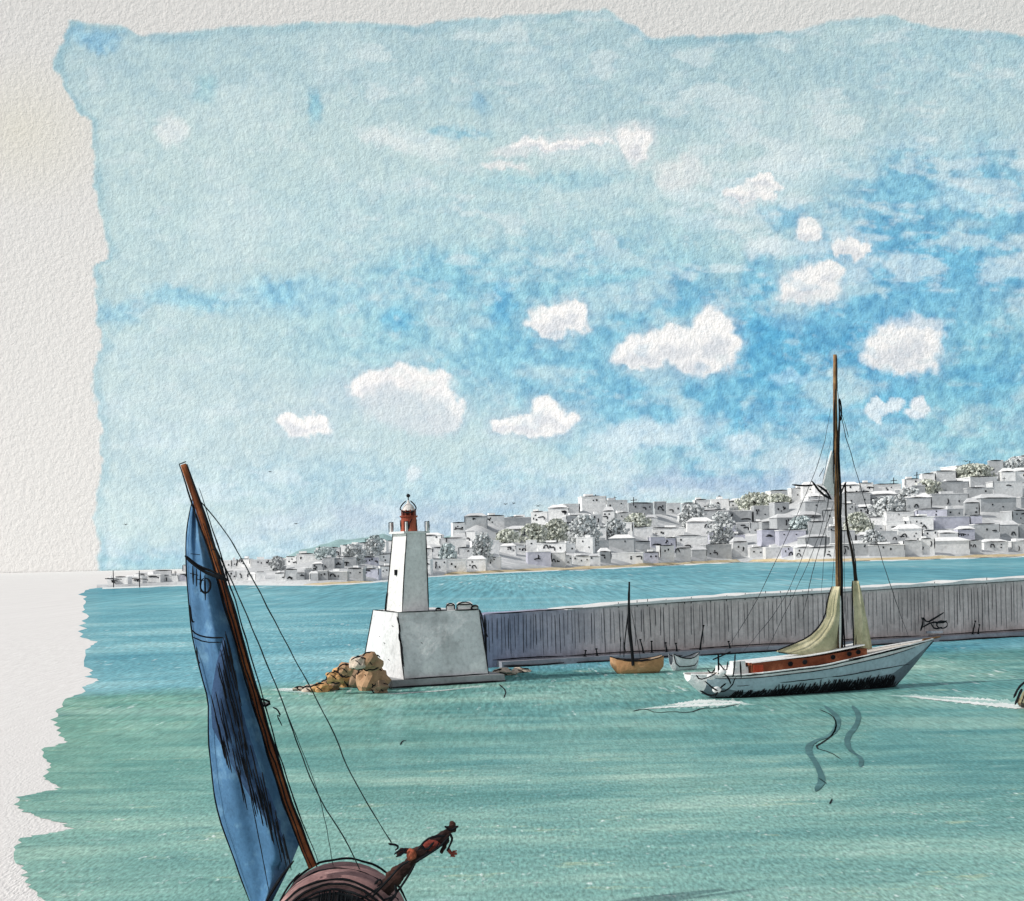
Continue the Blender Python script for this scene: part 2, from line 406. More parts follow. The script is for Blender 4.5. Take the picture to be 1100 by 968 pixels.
edge_px = [(106, 631.5), (92, 634), (89, 641), (93, 648), (88, 655), (94, 662), (89, 672), (88, 684), (104, 690), (94, 695), (91, 704), (92, 716), (98, 727), (108, 731),
           (90, 738), (86, 745), (68, 752), (61, 764), (60, 776), (64, 790), (74, 797), (48, 803), (44, 810), (54, 822), (48, 836), (66, 846), (22, 856), (17, 862), (26, 872), (64, 884), (82, 890),
           (22, 900), (16, 910), (18, 925), (26, 940), (34, 955), (48, 968), (50, 985), (30, 1010), (60, 1060), (40, 1130), (90, 1300)]
def make_sea():
    pts = []
    dn = []
    for a, b in zip(edge_px[:-1], edge_px[1:]):
        n = max(2, int(math.hypot(a[0]-b[0], a[1]-b[1])/2.5))
        for i in range(n): dn.append((lerp(a[0], b[0], i/n), lerp(a[1], b[1], i/n)))
    for (x, y) in dn:
        j = (mnoise.noise(Vector((x*.1, y*.35, 0)))*9+mnoise.noise(Vector((x*.3, y*1.3, 5)))*5)
        pts.append(G(x+j, y, 0))
    far_l = G(112, 631.5, 0)
    pts = [Vector((far_l.x+60, 1500, 0)), Vector((far_l.x+12, far_l.y+60, 0))]+pts
    pts += [Vector((30, 15, 0)), Vector((1400, 15, 0)), Vector((1400, 1500, 0))]
    bm = bmesh.new(); vs = [bm.verts.new(p) for p in pts]; f = bm.faces.new(vs)
    bmesh.ops.recalc_face_normals(bm, faces=bm.faces)
    if f.normal.z < 0: f.normal_flip()
    bmesh.ops.triangulate(bm, faces=bm.faces[:])
    me = bpy.data.meshes.new('sea'); bm.to_mesh(me); bm.free()
    o = bpy.data.objects.new('sea', me); COL.objects.link(o); tag(o, kind='structure')
    mt, nt = newmat('watercolour sea'); L = nt.links
    pos = nd(nt, 'ShaderNodeNewGeometry').outputs['Position']
    sx = nd(nt, 'ShaderNodeSeparateXYZ'); L.new(pos, sx.inputs[0]); X, Y = sx.outputs[0], sx.outputs[1]
    def two(sA, sB, d=4, r=.6):      # finer pattern near, coarser far off
        a = noise_node(nt, pos, 1, d, r, sA); b = noise_node(nt, pos, 1, d, r, sB)
        c = noise_node(nt, pos, 1, d, r, (sB[0]*.22, sB[1]*.06, sB[2]))
        def mx_(f, p, q):
            m_ = nd(nt, 'ShaderNodeMix', data_type='FLOAT'); L.new(f, m_.inputs[0]); L.new(p, m_.inputs[2]); L.new(q, m_.inputs[3]); return m_.outputs[0]
        ab = mx_(math_(nt, 'MULTIPLY_ADD', Y, 1/45, -1.15, True), a, b)
        return mx_(math_(nt, 'MULTIPLY_ADD', Y, 1/190, -1.05, True), ab, c)
    st1 = two((.075, .26, 1), (.035, .05, 1), 5, .62); st2 = two((.32, .8, 1.7), (.16, .16, 1.7), 5, .7)
    st3 = two((.22, .50, 3.1), (.08, .12, 3.1), 5, .72); gr = two((9, 2.2, 1), (3.6, .40, 1), 3, .65)
    # near water green, far water turquoise blue
    edge = math_(nt, 'ADD', Y, math_(nt, 'MULTIPLY', math_(nt, 'SUBTRACT', st1, .5), 16))
    edge = math_(nt, 'SUBTRACT', edge, math_(nt, 'MULTIPLY', X, .30))
    isfar = math_(nt, 'MULTIPLY_ADD', edge, 1/7, -(110)/7, True)
    near = ramp(nt, st1, [(.36, lin(SEA[0])), (.47, lin(SEA[1])), (.55, lin(SEA[2])), (.64, lin(SEA[3]))])
    farc = ramp(nt, st1, [(.32, lin(SEA[4])), (.5, lin(SEA[5])), (.66, lin(SEA[6]))])
    # further left and nearer the water is greener and paler
    gl = math_(nt, 'MULTIPLY_ADD', X, -1/26, -.05, True)
    near = mixc(nt, math_(nt, 'MULTIPLY', gl, .75), near, ramp(nt, st2, [(.38, lin('#4c8474')), (.5, lin('#6c9f89')), (.66, lin('#98bfa8'))]))
    pl = math_(nt, 'MULTIPLY_ADD', Y, -1/24, 64/24, True)
    near = mixc(nt, math_(nt, 'MULTIPLY', pl, .45), near, lin('#96beb0'))
    # pale and yellowish lifted streaks, darker strokes
    near = mixc(nt, ramp(nt, st3, [(.59, (0,)*3), (.68, (.7,)*3)]), near, lin('#b3c6a6'))
    near = mixc(nt, ramp(nt, st2, [(.60, (0,)*3), (.72, (.7,)*3)]), near, lin('#a9cdc6'))
    near = mixc(nt, ramp(nt, st2, [(.28, (.55,)*3), (.42, (0,)*3)]), near, lin('#41797c'))
    big = noise_node(nt, pos, 1, 4, .6, (.028, .075, 5))
    near = mixc(nt, ramp(nt, big, [(.34, (.5,)*3), (.45, (0,)*3)]), near, lin('#4a8078'))
    near = mixc(nt, ramp(nt, big, [(.55, (0,)*3), (.66, (.6,)*3)]), near, lin('#a3c4b4'))
    col = mixc(nt, isfar, near, farc)
    sp = two((3.2, 1.6, 1), (1.6, .22, 1), 3, .6)
    stz = math_(nt, 'MULTIPLY', ramp(nt, sp, [(.60, (0,)*3), (.68, (1,)*3)]), ramp(nt, st3, [(.47, (0,)*3), (.6, (1,)*3)]))
    col = mixc(nt, math_(nt, 'MULTIPLY', stz, .75), col, lin('#dfe9e6'))
    g = ramp(nt, gr, [(.32, (.62,)*3), (.5, (1,)*3), (.68, (1.42,)*3)])
    col = mixc(nt, 1.0, col, g, 'MULTIPLY')
    # paint thins out at the ragged left side
    df = nd(nt, 'ShaderNodeBsdfDiffuse'); L.new(col, df.inputs[0])
    bp = nd(nt, 'ShaderNodeBump'); bp.inputs['Strength'].default_value = .35; bp.inputs['Distance'].default_value = .05; L.new(gr, bp.inputs['Height'])
    L.new(bp.outputs[0], df.inputs['Normal'])
    gl = nd(nt, 'ShaderNodeBsdfGlossy'); gl.inputs['Roughness'].default_value = .12; gl.inputs['Color'].default_value = (.55, .72, .75, 1)
    b2 = nd(nt, 'ShaderNodeBump'); b2.inputs['Strength'].default_value = 1; b2.inputs['Distance'].default_value = .2; L.new(st2, b2.inputs['Height'])
    L.new(b2.outputs[0], gl.inputs['Normal'])
    mx = nd(nt, 'ShaderNodeMixShader'); mx.inputs[0].default_value = .17
    L.new(df.outputs[0], mx.inputs[1]); L.new(gl.outputs[0], mx.inputs[2])
    ou = nd(nt, 'ShaderNodeOutputMaterial'); L.new(mx.outputs[0], ou.inputs[0]); me.materials.append(mt)
SEA = ['#4f8787', '#6a9c97', '#82ada3', '#a6c5b7', '#4f8f9f', '#70a9b4', '#98c4c8']
make_sea()
# ------------------------------------------------------------------ far shore: land, beach, hills
SH = [(100, 632), (120, 631), (190, 628.5), (260, 627.5), (320, 628), (345, 628), (400, 625), (440, 621), (470, 618), (560, 613.5), (650, 610), (730, 606), (800, 603), (870, 603), (940, 601.5), (1000, 600), (1100, 597), (1400, 588)]
SKL = [(100, 622), (135, 620), (180, 612), (210, 607), (240, 603), (300, 600), (345, 592), (400, 583), (440, 578), (470, 572), (515, 552), (560, 556), (600, 546), (630, 536), (700, 541), (760, 539), (800, 536), (850, 526), (880, 521), (950, 521), (1000, 509), (1050, 499), (1100, 490), (1400, 470)]
def Dsh(px):
    return H*F/max(6, interp(px, SH)-yh(px))
_dx = list(range(90, 1420, 10)); _dr = [Dsh(x) for x in _dx]
_ds = np.convolve(np.pad(_dr, 4, mode='edge'), np.ones(9)/9, 'valid')
def Ds_(px): return float(np.interp(px, _dx, _ds))
def Wd(px): return interp(px, [(100, 60), (400, 140), (600, 260), (1400, 420)])
def hpx(px): return interp(px, [(100, 6), (300, 8), (500, 11), (1400, 14)])
def land(px, t):
    """ground point of the far shore: t=0 behind the beach, t=1 on the ridge"""
    D = Ds_(px)+8+t*Wd(px)
    py = lerp(interp(px, SH)-3.0, interp(px, SKL)+hpx(px), t)
    return P(px, py, D)
def make_land():
    cols = list(range(104, 1400, 6)); ts = [-.02, 0, .12, .25, .4, .55, .7, .85, 1.0, 1.25, 1.7]
    V = []; Fc = []
    for px in cols:
        for t in ts:
            if t < 0:
                p = P(px, interp(px, SH), Ds_(px)+4); p.z = -.3
            elif t <= 1: p = land(px, t)+Vector((0, 0, mnoise.noise(Vector((px*.03, t*6, 0)))*1.2*t))
            else:
                p = land(px, 1.0); p.y += (t-1)*220; p.z = lerp(p.z, -1, (t-1)/.7)
            V.append(p)
    n = len(ts)
    for i in range(len(cols)-1):
        for j in range(n-1): Fc.append((i*n+j, (i+1)*n+j, (i+1)*n+j+1, i*n+j+1))
    tag(build('hillside', V, Fc, paint('hillside wash', '#c6c8c9', 900, .16, '#e2e2e2'), smooth=True), kind='structure')
    # beach: sand strip, broken where the photo breaks it
    for rng in ((326, 402), (462, 1398)):
        V = []; Fc = []; k = 0
        for px in range(rng[0], rng[1], 5):
            e = min(1, (px-rng[0])/25+.1, (rng[1]-px)/25+.1)
            ys = interp(px, SH)
            a = G(px, ys+.3*e, .03); wdt = 2.8*e*(.8+.5*mnoise.noise(Vector((px*.05, 0, 0))))
            b = P(px, ys-wdt, a.y+6+4*e); V += [a+Vector((0, 0, -.4)), a, b, b+Vector((0, 10, -.6))]
        m_ = len(V)//4
        for i in range(m_-1):
            for j in range(3): Fc.append((i*4+j, (i+1)*4+j, (i+1)*4+j+1, i*4+j+1))
        tag(build('beach', V, Fc, paint('golden sand', '#cbb893', 900, .15, '#ded0b2')), kind='structure')
    # white surf edge
    V = []; Fc = []
    pxs = list(range(110, 1395, 4))
    for px in pxs:
        ys = interp(px, SH); w_ = 1.1+.9*mnoise.noise(Vector((px*.06, 3, 0)))
        V += [G(px, ys+.2+max(.15, w_), .012), G(px, ys-.6, .012)]
    for i in range(len(pxs)-1): Fc.append((2*i, 2*i+2, 2*i+3, 2*i+1))
    tag(build('surf', V, Fc, paint('surf white', '#dfe3e2', 900, .1)), kind='structure')
    # blue-green hills behind the town
    def hill(pts, D, hexc, nm):
        V = []; Fc = []
        xs = list(range(pts[0][0], pts[-1][0]+1, 4))
        for x in xs:
            y = interp(x, pts)+2.2*mnoise.noise(Vector((x*.07, D, 0)))
            top = P(x, y, D); bot = Vector((top.x, D-150, 0))
            V += [bot, top.lerp(bot, .5)+Vector((0, 0, 1.5)), top, Vector((top.x, D+120, 0))]
        for i in range(len(xs)-1):
            for j in range(3): Fc.append((4*i+j, 4*i+4+j, 4*i+5+j, 4*i+1+j))
        tag(build('hill', V, Fc, paint(nm, hexc, D, .12), smooth=True), kind='structure')
    hill([(296, 602), (330, 589), (360, 581), (395, 577), (412, 573), (425, 580), (470, 578), (505, 571), (530, 566), (570, 575), (600, 590)], 1150, '#94b1b1', 'far hill green')
    hill([(780, 560), (800, 545), (815, 536), (845, 529), (870, 527), (900, 540), (950, 530), (985, 522), (1010, 506), (1040, 500), (1060, 510), (1085, 492), (1110, 486), (1400, 470)], 1720, '#9fa5a5', 'far hill grey')
make_land()
# ------------------------------------------------------------------ town houses
TONES = {'white': paint('house white', '#eeeeed', 900, .04, '#f4f4f3'), 'pale grey': paint('house pale grey', '#dcdddd', 900, .07),
         'grey': paint('house grey', '#aeb1b3', 900, .14), 'lavender grey': paint('house lavender', '#c3c4d0', 900, .10)}
ROOFM = {'white': paint('roof white', '#f0f0ef', 900, .04), 'grey': paint('roof grey', '#cfd0d1', 900, .08)}
houses = []
def zone(px):
    for lim, nm in ((160, 'on the left spit'), (215, 'behind the blue sail'), (300, 'right of the spar'), (412, 'left of the lighthouse'),
                    (470, 'beside the lighthouse'), (560, 'above the lighthouse base'), (640, 'above the near breakwater'), (720, 'above the small boat'),
                    (800, 'left of yacht rigging'), (885, 'behind the yacht rigging'), (960, 'right of tall mast'), (1030, 'above the yacht bow'), (9999, 'at the right edge')):
        if px < lim: return nm
def house(px, t, wp, hp, tone, roof, rz):
    p = land(px, t); D = p.y; s = D/F
    w_ = wp*s; h_ = hp*s; dp = w_*random.uniform(.6, .9)
    o = empty('house', p, rz=rz)
    mb = MB(); mb.box((0, dp/2, -3), (w_, dp, h_+3))
    zz = h_
    mb.build('wall', TONES[tone], o, world=False)
    rm = ROOFM['white' if tone == 'white' or random.random() < .55 else 'grey']
    if roof == 'flat':
        r = MB(); r.box((0, dp/2, h_+.01), (w_*1.04, dp*1.04, .5*s*1.6))
        if random.random() < .4: r.box((random.uniform(-.25, .25)*w_, dp/2, h_+.8*s), (w_*.34, dp*.4, 2.6*s))
        r.build('roof', rm, o, world=False); top = h_+.8*s
    else:
        e = .04*w_; rh = hp*.32*s
        v = [(-w_/2-e, -e, h_), (w_/2+e, -e, h_), (w_/2+e, dp+e, h_), (-w_/2-e, dp+e, h_), (-w_*.28, dp/2, h_+rh), (w_*.28, dp/2, h_+rh)]
        r = MB().add(v, [(0, 1, 5, 4), (1, 2, 5), (2, 3, 4, 5), (3, 0, 4), (3, 2, 1, 0)]); r.build('roof', rm, o, world=False); top = h_
    # pen lines on some edges
    ink = MB(); rr = .66*s
    k = random.random()
    ph = -.25*s
    if k < .72:
        a = random.uniform(0, .3)
        stroke(ink, [(-w_/2*(1-a), ph, top), (w_/2*random.uniform(.4, 1), ph, top+random.uniform(-.4, .4)*s)], rr)
    if random.random() < .5:
        sx_ = random.choice((-1, 1)); stroke(ink, [(sx_*w_/2, ph, top), (sx_*w_/2+random.uniform(-.6, .6)*s, ph, top*random.uniform(.15, .6))], rr)
    if random.random() < .12:
        stroke(ink, [(0, dp/2, top), (random.uniform(-.5, .5)*s, dp/2, top+4.5*s)], rr); stroke(ink, [(-1.6*s, dp/2, top+3*s), (1.6*s, dp/2, top+3*s)], rr)
    for q in range(random.choice((0, 0, 1, 1, 2))):
        x0 = random.uniform(-.4, .4)*w_; z0 = random.uniform(.2, .85)*h_; a = random.uniform(1.5, 3.4)*s
        kind = random.random()
        if kind < .3: pp = [(x0-a, z0), (x0+a, z0+.2*a), (x0+a*.8, z0-a*1.1)]
        elif kind < .55: pp = [(x0, z0+a), (x0+.3*a, z0), (x0-.1*a, z0-a)]
        elif kind < .8: pp = [(x0-a, z0-.6*a), (x0-.6*a, z0+.6*a), (x0+.5*a, z0+.7*a), (x0+a*.8, z0-.7*a)]
        else: pp = [(x0-a*1.5, z0), (x0, z0+.3*a), (x0+1.8*a, z0)]
        stroke(ink, [(p[0], ph-.2*s, max(.3, p[1])) for p in pp], rr*.95, wob=1.2)
    if ink.v: ink.build('ink_outline', INKF, o, world=False)
    nw = random.choice((0, 0, 1, 2, 2, 3)) if hp > 7 else random.choice((0, 1))
    for i in range(nw):
        wx = random.uniform(-.38, .38)*w_; wz = random.uniform(.25, .75)*h_
        q = MB(); q.box((wx, -.1*s, wz), (random.uniform(1.0, 1.8)*s, .5*s, random.uniform(1.1, 2.2)*s)); q.build('window', INKF, o, world=False)
    size = 'narrow' if wp < 15 else ('wide' if wp > 26 else '')
    houses.append([px, t, o, tone, roof, size])
def tonefield(px, py):
    n = mnoise.noise(Vector((px*.013, py*.03, 9.3))); n2 = mnoise.noise(Vector((px*.012+40, py*.03, 2.1)))
    if n > .07: return 'grey'
    if n2 > .22: return 'lavender grey'
    if n < -.12: return 'white'
    return 'pale grey'
def make_town():
    for px0, px1, rows in ((112, 330, 2), (330, 470, 3), (470, 600, 4), (600, 860, 5), (860, 1105, 7)):
        for r in range(rows):
            t = (r+.12)/(rows-.88) if rows > 1 else 1
            t = min(1, max(.03, t))
            px = px0+random.uniform(0, 10)
            while px < px1:
                sc_ = interp(px, [(100, .55), (350, .75), (600, 1), (1100, 1.25)])
                wp = random.choice((12, 15, 18, 22, 26, 32))*sc_
                hp = hpx(px)*random.uniform(.75, 1.35)
                cx = px+wp/2
                if t > .9: hp = hpx(px)*random.uniform(.85, 1.15)+interp(px, [(600, 0), (630, 2), (700, 0)])
                py = lerp(interp(cx, SH), interp(cx, SKL), t)
                tone = tonefield(cx, py)
                if t > .9 and tone != 'white' and random.random() < .75: tone = 'white'
                if t < .1 and random.random() < .6: tone = 'pale grey'
                if random.random() < .93:
                    house(cx, t+random.uniform(-.03, .02)*(t < .97), wp, hp, tone, 'flat' if random.random() < .8 else 'hipped', R(random.uniform(-14, 14)))
                px += wp*random.uniform(.92, 1.12)
make_town()
ORD = ['first', 'second', 'third', 'fourth', 'fifth', 'sixth', 'seventh', 'eighth', 'ninth', 'tenth', 'eleventh', 'twelfth']
def name_houses():
    def row(t): return 'on the skyline' if t > .9 else ('high on slope' if t > .62 else ('mid slope' if t > .3 else 'by the shore'))
    g = {}
    for hh in houses: g.setdefault((zone(hh[0]), row(hh[1]), hh[3], hh[4]), []).append(hh)
    for (z, rw, tone, roof), lst in g.items():
        lst.sort(key=lambda a: a[0])
        for i, hh in enumerate(lst):
            base = f"{hh[5]+' ' if hh[5] else ''}{tone} {roof}-roofed house {rw}, {z}"
            if len(lst) > 1: base += f", {ORD[min(i, 11)]} from left"
            tag(hh[2], base, 'house', 'houses of the town on the far shore')
name_houses()
# ------------------------------------------------------------------ trees of the far town
def tree(px, py_base, hp, wp, tone, label):
    # find t so the tree stands on the hillside at about that height
    t = (interp(px, SH)-3-py_base)/max(1, (interp(px, SH)-3-interp(px, SKL)-hpx(px))); t = min(1.02, max(0, t))
    p = land(px, t); p.y -= 6; s = p.y/F; p.z -= .3
    o = empty('tree', p, label, 'tree', 'grey green trees among the far houses')
    MB().tube([(0, 0, -1), (0, 0, hp*s*.3), (.3*s, 0, hp*s*.65)], [1.2*s, .9*s, .4*s], 6).tube([(0, 0, hp*s*.35), (wp*s*.2, 0, hp*s*.6)], [.6*s, .3*s], 5).tube([(0, 0, hp*s*.4), (-wp*s*.2, 0, hp*s*.65)], [.6*s, .3*s], 5).build('trunk', paint('tree bark', '#6a655f', 900), o, world=False)
    mb = MB()
    for i in range(int(190+wp*9)):
        a = random.uniform(0, 6.28); rr = random.random()**.5; zz = random.uniform(.08, 1)
        prof = math.sin(min(1, (1.08-zz)*1.9)*math.pi/2)*(.8+.4*mnoise.noise(Vector((a, zz*3, px))))+.12
        c = Vector((math.cos(a)*rr*wp*s*.5*prof*1.15, math.sin(a)*rr*wp*s*.35*prof, zz*hp*s))
        q = random.uniform(1.4, 3.0)*s
        u = Vector([random.uniform(-1, 1) for _ in range(3)]).normalized(); v = u.orthogonal().normalized(); n_ = u.cross(v)
        mb.add([c+u*q, c+v*q, c-u*q*.8, c-v*q, c+n_*q*.6], [(0, 1, 4), (1, 2, 4), (2, 3, 4), (3, 0, 4)])
    mb.build('crown', paint('foliage '+tone, {'grey': '#cfd2d2', 'green': '#d0d3c8', 'blue': '#ccd6d6'}[tone], 900, .15), o, world=False)
TREES = [(519, 606, 34, 22, 'grey', 'tall dark grey tree in front of the houses right of the lighthouse'), (572, 583, 20, 30, 'green', 'olive green round tree below the skyline left of the roof cluster'),
         (598, 582, 24, 26, 'green', 'olive green tree beside a dark grey one below the roof cluster'), (628, 588, 34, 34, 'grey', 'large dark grey tree under the highest white roofs'),
         (660, 580, 22, 26, 'grey', 'dark grey tree above the thin boat mast, left one'), (684, 572, 20, 28, 'green', 'grey green tree above the thin boat mast, right one'),
         (545, 583, 14, 22, 'green', 'small grey green tree just right of the tall dark tree'), (744, 568, 26, 28, 'grey', 'dark grey tree left of a long white roof'),
         (775, 590, 40, 30, 'grey', 'tall broad dark grey tree left of the yacht rigging'), (766, 560, 18, 22, 'grey', 'small grey tree behind the tall broad one'),
         (812, 548, 18, 40, 'green', 'wide low grey green tree on the slope left of the yacht'), (835, 545, 14, 26, 'green', 'low grey green tree on the slope nearer the mast'),
         (382, 606, 22, 22, 'grey', 'grey tree left of the lighthouse tower'), (402, 600, 20, 20, 'grey', 'grey tree touching the lighthouse tower on the left'), (404, 588, 16, 18, 'blue', 'blue green tree high on the hill left of lighthouse'),
         (352, 600, 12, 22, 'blue', 'blue green bush-like tree among the left houses'), (482, 604, 20, 18, 'blue', 'pale blue green tree just right of the lighthouse tower'), (300, 612, 14, 14, 'grey', 'small grey tree near the rigging lines on the left shore'),
         (950, 560, 26, 36, 'grey', 'grey broad tree on the slope above the yacht bow'), (975, 548, 24, 30, 'grey', 'grey tree higher on the slope above the bow'), (995, 532, 16, 30, 'green', 'grey green tree near the skyline right of the mast'),
         (1045, 515, 16, 40, 'green', 'wide green grey tree on the skyline at right'), (1090, 506, 14, 26, 'grey', 'grey tree at the right end of the skyline'), (920, 575, 24, 30, 'green', 'grey green tree just right of the small mast'),
         (935, 592, 22, 26, 'grey', 'grey tree low above the beach right of the masts'), (860, 575, 20, 26, 'blue', 'blue grey tree behind the left shrouds of the yacht')]
for tr in TREES: tree(*tr)
# ------------------------------------------------------------------ breakwater
A0 = G(527, 717); A1 = G(1100, 683)
dirw = (A1-A0).normalized(); nrm = Vector((dirw.y, -dirw.x, 0))     # nrm faces the camera
Lw = (A1-A0).length*1.45
def wall_h(u): return lerp(4.55, 5.75, u/((A1-A0).length))
def wallpx(px, py, off=0.0):
    """ray through the pixel meets the wall's front plane (moved off metres towards the viewer)"""
    d = P(px, py, 1.0)-Vector((0, 0, H)); o0 = Vector((0, 0, H)); q = A0+nrm*off
    t = (q-o0).dot(nrm)/d.dot(nrm); return o0+d*t
def make_breakwater():
    root = empty('breakwater', A0, 'long grey harbour breakwater with vertical seams running right from the lighthouse', 'breakwater')
    n = 60; V = []; Fc = []; sl_ = []
    for i in range(n+1):
        u = -3+(Lw+3)*i/n; h = wall_h(u)+.05*mnoise.noise(Vector((u*.6, 0, 0))); b = A0+dirw*u
        V += [b+Vector((0, 0, -.5)), b+Vector((0, 0, h)), b-nrm*4+Vector((0, 0, h)), b-nrm*4+Vector((0, 0, -.5))]
    for i in range(n):
        for j in range(4):
            k = (j+1) % 4; Fc.append((4*i+j, 4*i+4+j, 4*i+4+k, 4*i+k)); sl_.append(0)
    Fc += [(0, 1, 2, 3), tuple(4*n+k for k in (3, 2, 1, 0))]; sl_ += [0, 0]
    # colour drifts from slate blue by the lighthouse to warm grey further on
    m_, nt = newmat('breakwater concrete'); L = nt.links
    pos = nd(nt, 'ShaderNodeNewGeometry').outputs['Position']; sx = nd(nt, 'ShaderNodeSeparateXYZ'); L.new(pos, sx.inputs[0])
    s = F/125
    big = noise_node(nt, pos, s/40, 4, .6); gr = noise_node(nt, pos, s/4, 3, .65)
    vert = noise_node(nt, pos, 1, 3, .6, (3.2, 3.2, .12))
    f = math_(nt, 'MULTIPLY_ADD', math_(nt, 'ADD', sx.outputs[0], math_(nt, 'MULTIPLY', big, 9)), 1/13, -.25, True)
    c = mixc(nt, f, lin(BW[0]), lin(BW[1]))
    c = mixc(nt, 1.0, c, ramp(nt, big, [(.35, (.82,)*3), (.65, (1.16,)*3)]), 'MULTIPLY')
    c = mixc(nt, 1.0, c, ramp(nt, vert, [(.35, (.86,)*3), (.62, (1.12,)*3)]), 'MULTIPLY')
    c = mixc(nt, 1.0, c, ramp(nt, gr, [(.3, (.88,)*3), (.7, (1.12,)*3)]), 'MULTIPLY')
    bs = nd(nt, 'ShaderNodeBsdfPrincipled'); bs.inputs['Roughness'].default_value = .9; bs.inputs['Specular IOR Level'].default_value = .1
    L.new(c, bs.inputs['Base Color']); bp = nd(nt, 'ShaderNodeBump'); bp.inputs['Distance'].default_value = .12; bp.inputs['Strength'].default_value = .5
    L.new(gr, bp.inputs['Height']); L.new(bp.outputs[0], bs.inputs['Normal'])
    ou = nd(nt, 'ShaderNodeOutputMaterial'); L.new(bs.outputs[0], ou.inputs[0])
    build('wall', V, Fc, m_, root)
    # white coping
    V = []; Fc = []; us = np.linspace(7.5, Lw, 60)
    for i, u in enumerate(us):
        h = wall_h(u)+.05*mnoise.noise(Vector((u*.6, 0, 0))); b = A0+dirw*u
        th = .32+.14*mnoise.noise(Vector((u*.35, 5, 0))); th *= min(1, (i+1)/8)
        V += [b+nrm*.12+Vector((0, 0, h-.02)), b+nrm*.12+Vector((0, 0, h+th)), b-nrm*3.9+Vector((0, 0, h+th)), b-nrm*3.9+Vector((0, 0, h-.02))]
    for i in range(len(us)-1):
        for j in range(4):
            k = (j+1) % 4; Fc.append((4*i+j, 4*i+4+j, 4*i+4+k, 4*i+k))
    Fc += [(0, 1, 2, 3), tuple(4*(len(us)-1)+k for k in (3, 2, 1, 0))]
    build('coping', V, Fc, paint('coping white', '#dcdcda', 120, .08), root)
    # walkway ledge at the foot
    V = []; Fc = []; us = np.linspace(.6, Lw, 40)
    for u in us:
        b = A0+dirw*u; o1 = nrm*(1.0+.12*mnoise.noise(Vector((u*.3, 1, 0))))
        V += [b+Vector((0, 0, .55)), b+o1+Vector((0, 0, .5)), b+o1*1.1+Vector((0, 0, -.4)), b+Vector((0, 0, -.4))]
    for i in range(len(us)-1):
        for j in range(4):
            k = (j+1) % 4; Fc.append((4*i+j, 4*i+4+j, 4*i+4+k, 4*i+k))
    Fc += [(0, 1, 2, 3), tuple(4*(len(us)-1)+k for k in (3, 2, 1, 0))]
    build('ledge', V, Fc, paint('ledge grey', '#929299', 120, .2), root)
    # vertical seams, drawn as thin raised lines
    mb = MB(); u = -2.4
    while u < Lw:
        h = wall_h(u); b = A0+dirw*u+nrm*.02
        z0 = random.uniform(.7, 1.6); z1 = h-random.uniform(0, .5)
        if random.random() < .35: z0 = h*random.uniform(.3, .6)
        stroke(mb, [b+Vector((0, 0, z0)), b+dirw*random.uniform(-.08, .08)+Vector((0, 0, z1))], .021 if random.random() < .8 else .034)
        u += random.uniform(.22, .5) if u < 8 else random.uniform(.3, .75)
    mb.build('seam', paint('seam ink', '#46454b', 120, .2, bump=0), root)
    mb = MB()
    for a, b_ in ((0.2, 7), (7.2, 19), (20, 33), (33.5, 47), (48, Lw-1)):
        stroke(mb, [A0+dirw*a+nrm*.1+Vector((0, 0, .62)), A0+dirw*(a+b_)/2+nrm*.1+Vector((0, 0, .7)), A0+dirw*b_+nrm*.1+Vector((0, 0, .62))], .045)
        stroke(mb, [A0+dirw*(a+.5)+nrm*1.15+Vector((0, 0, .12)), A0+dirw*(a+b_)/2+nrm*1.2+Vector((0, 0, .05)), A0+dirw*(b_-.5)+nrm*1.15+Vector((0, 0, .14))], .075, wob=.9)
    stroke(mb, [A0-dirw*.5+nrm*.05+Vector((0, 0, wall_h(0)+.05)), A0+dirw*3+nrm*.05+Vector((0, 0, wall_h(3)+.05)), A0+dirw*9+nrm*.1+Vector((0, 0, wall_h(9)+.1))], .05)
    stroke(mb, [A0+dirw*8+nrm*.14+Vector((0, 0, wall_h(8)+.02)), A0+dirw*26+nrm*.14+Vector((0, 0, wall_h(26)+.02)), A0+dirw*44+nrm*.14+Vector((0, 0, wall_h(44)+.0)), A0+dirw*(Lw-1)+nrm*.14+Vector((0, 0, wall_h(Lw)))], .03)
    stroke(mb, [A0-dirw*.45+nrm*.06+Vector((0, 0, wall_h(0))), A0-dirw*.4+nrm*.06+Vector((0, 0, .5))], .06)
    mb.build('ink_outline', INK, root)
    # low stanchions along the coping
    mb = []
    for px in (664, 684, 695, 715, 735, 742, 763, 780, 800, 812, 822, 830, 838, 849, 862, 872, 890, 1004, 1060):
        q = wallpx(px, 640); u = (q-A0).dot(dirw); b = A0+dirw*u+nrm*.05+Vector((0, 0, wall_h(u)-.15))
        MB().tube([b, b+Vector((random.uniform(-.04, .04), 0, random.uniform(.4, .75)))], .035, 5).build('stanchion', INK, root)
BW = ['#999db3', '#cbbab6']
make_breakwater()
def ledge_pt(px, z=.5, off=.7):
    q = wallpx(px, 690, off); return Vector((q.x, q.y, z))
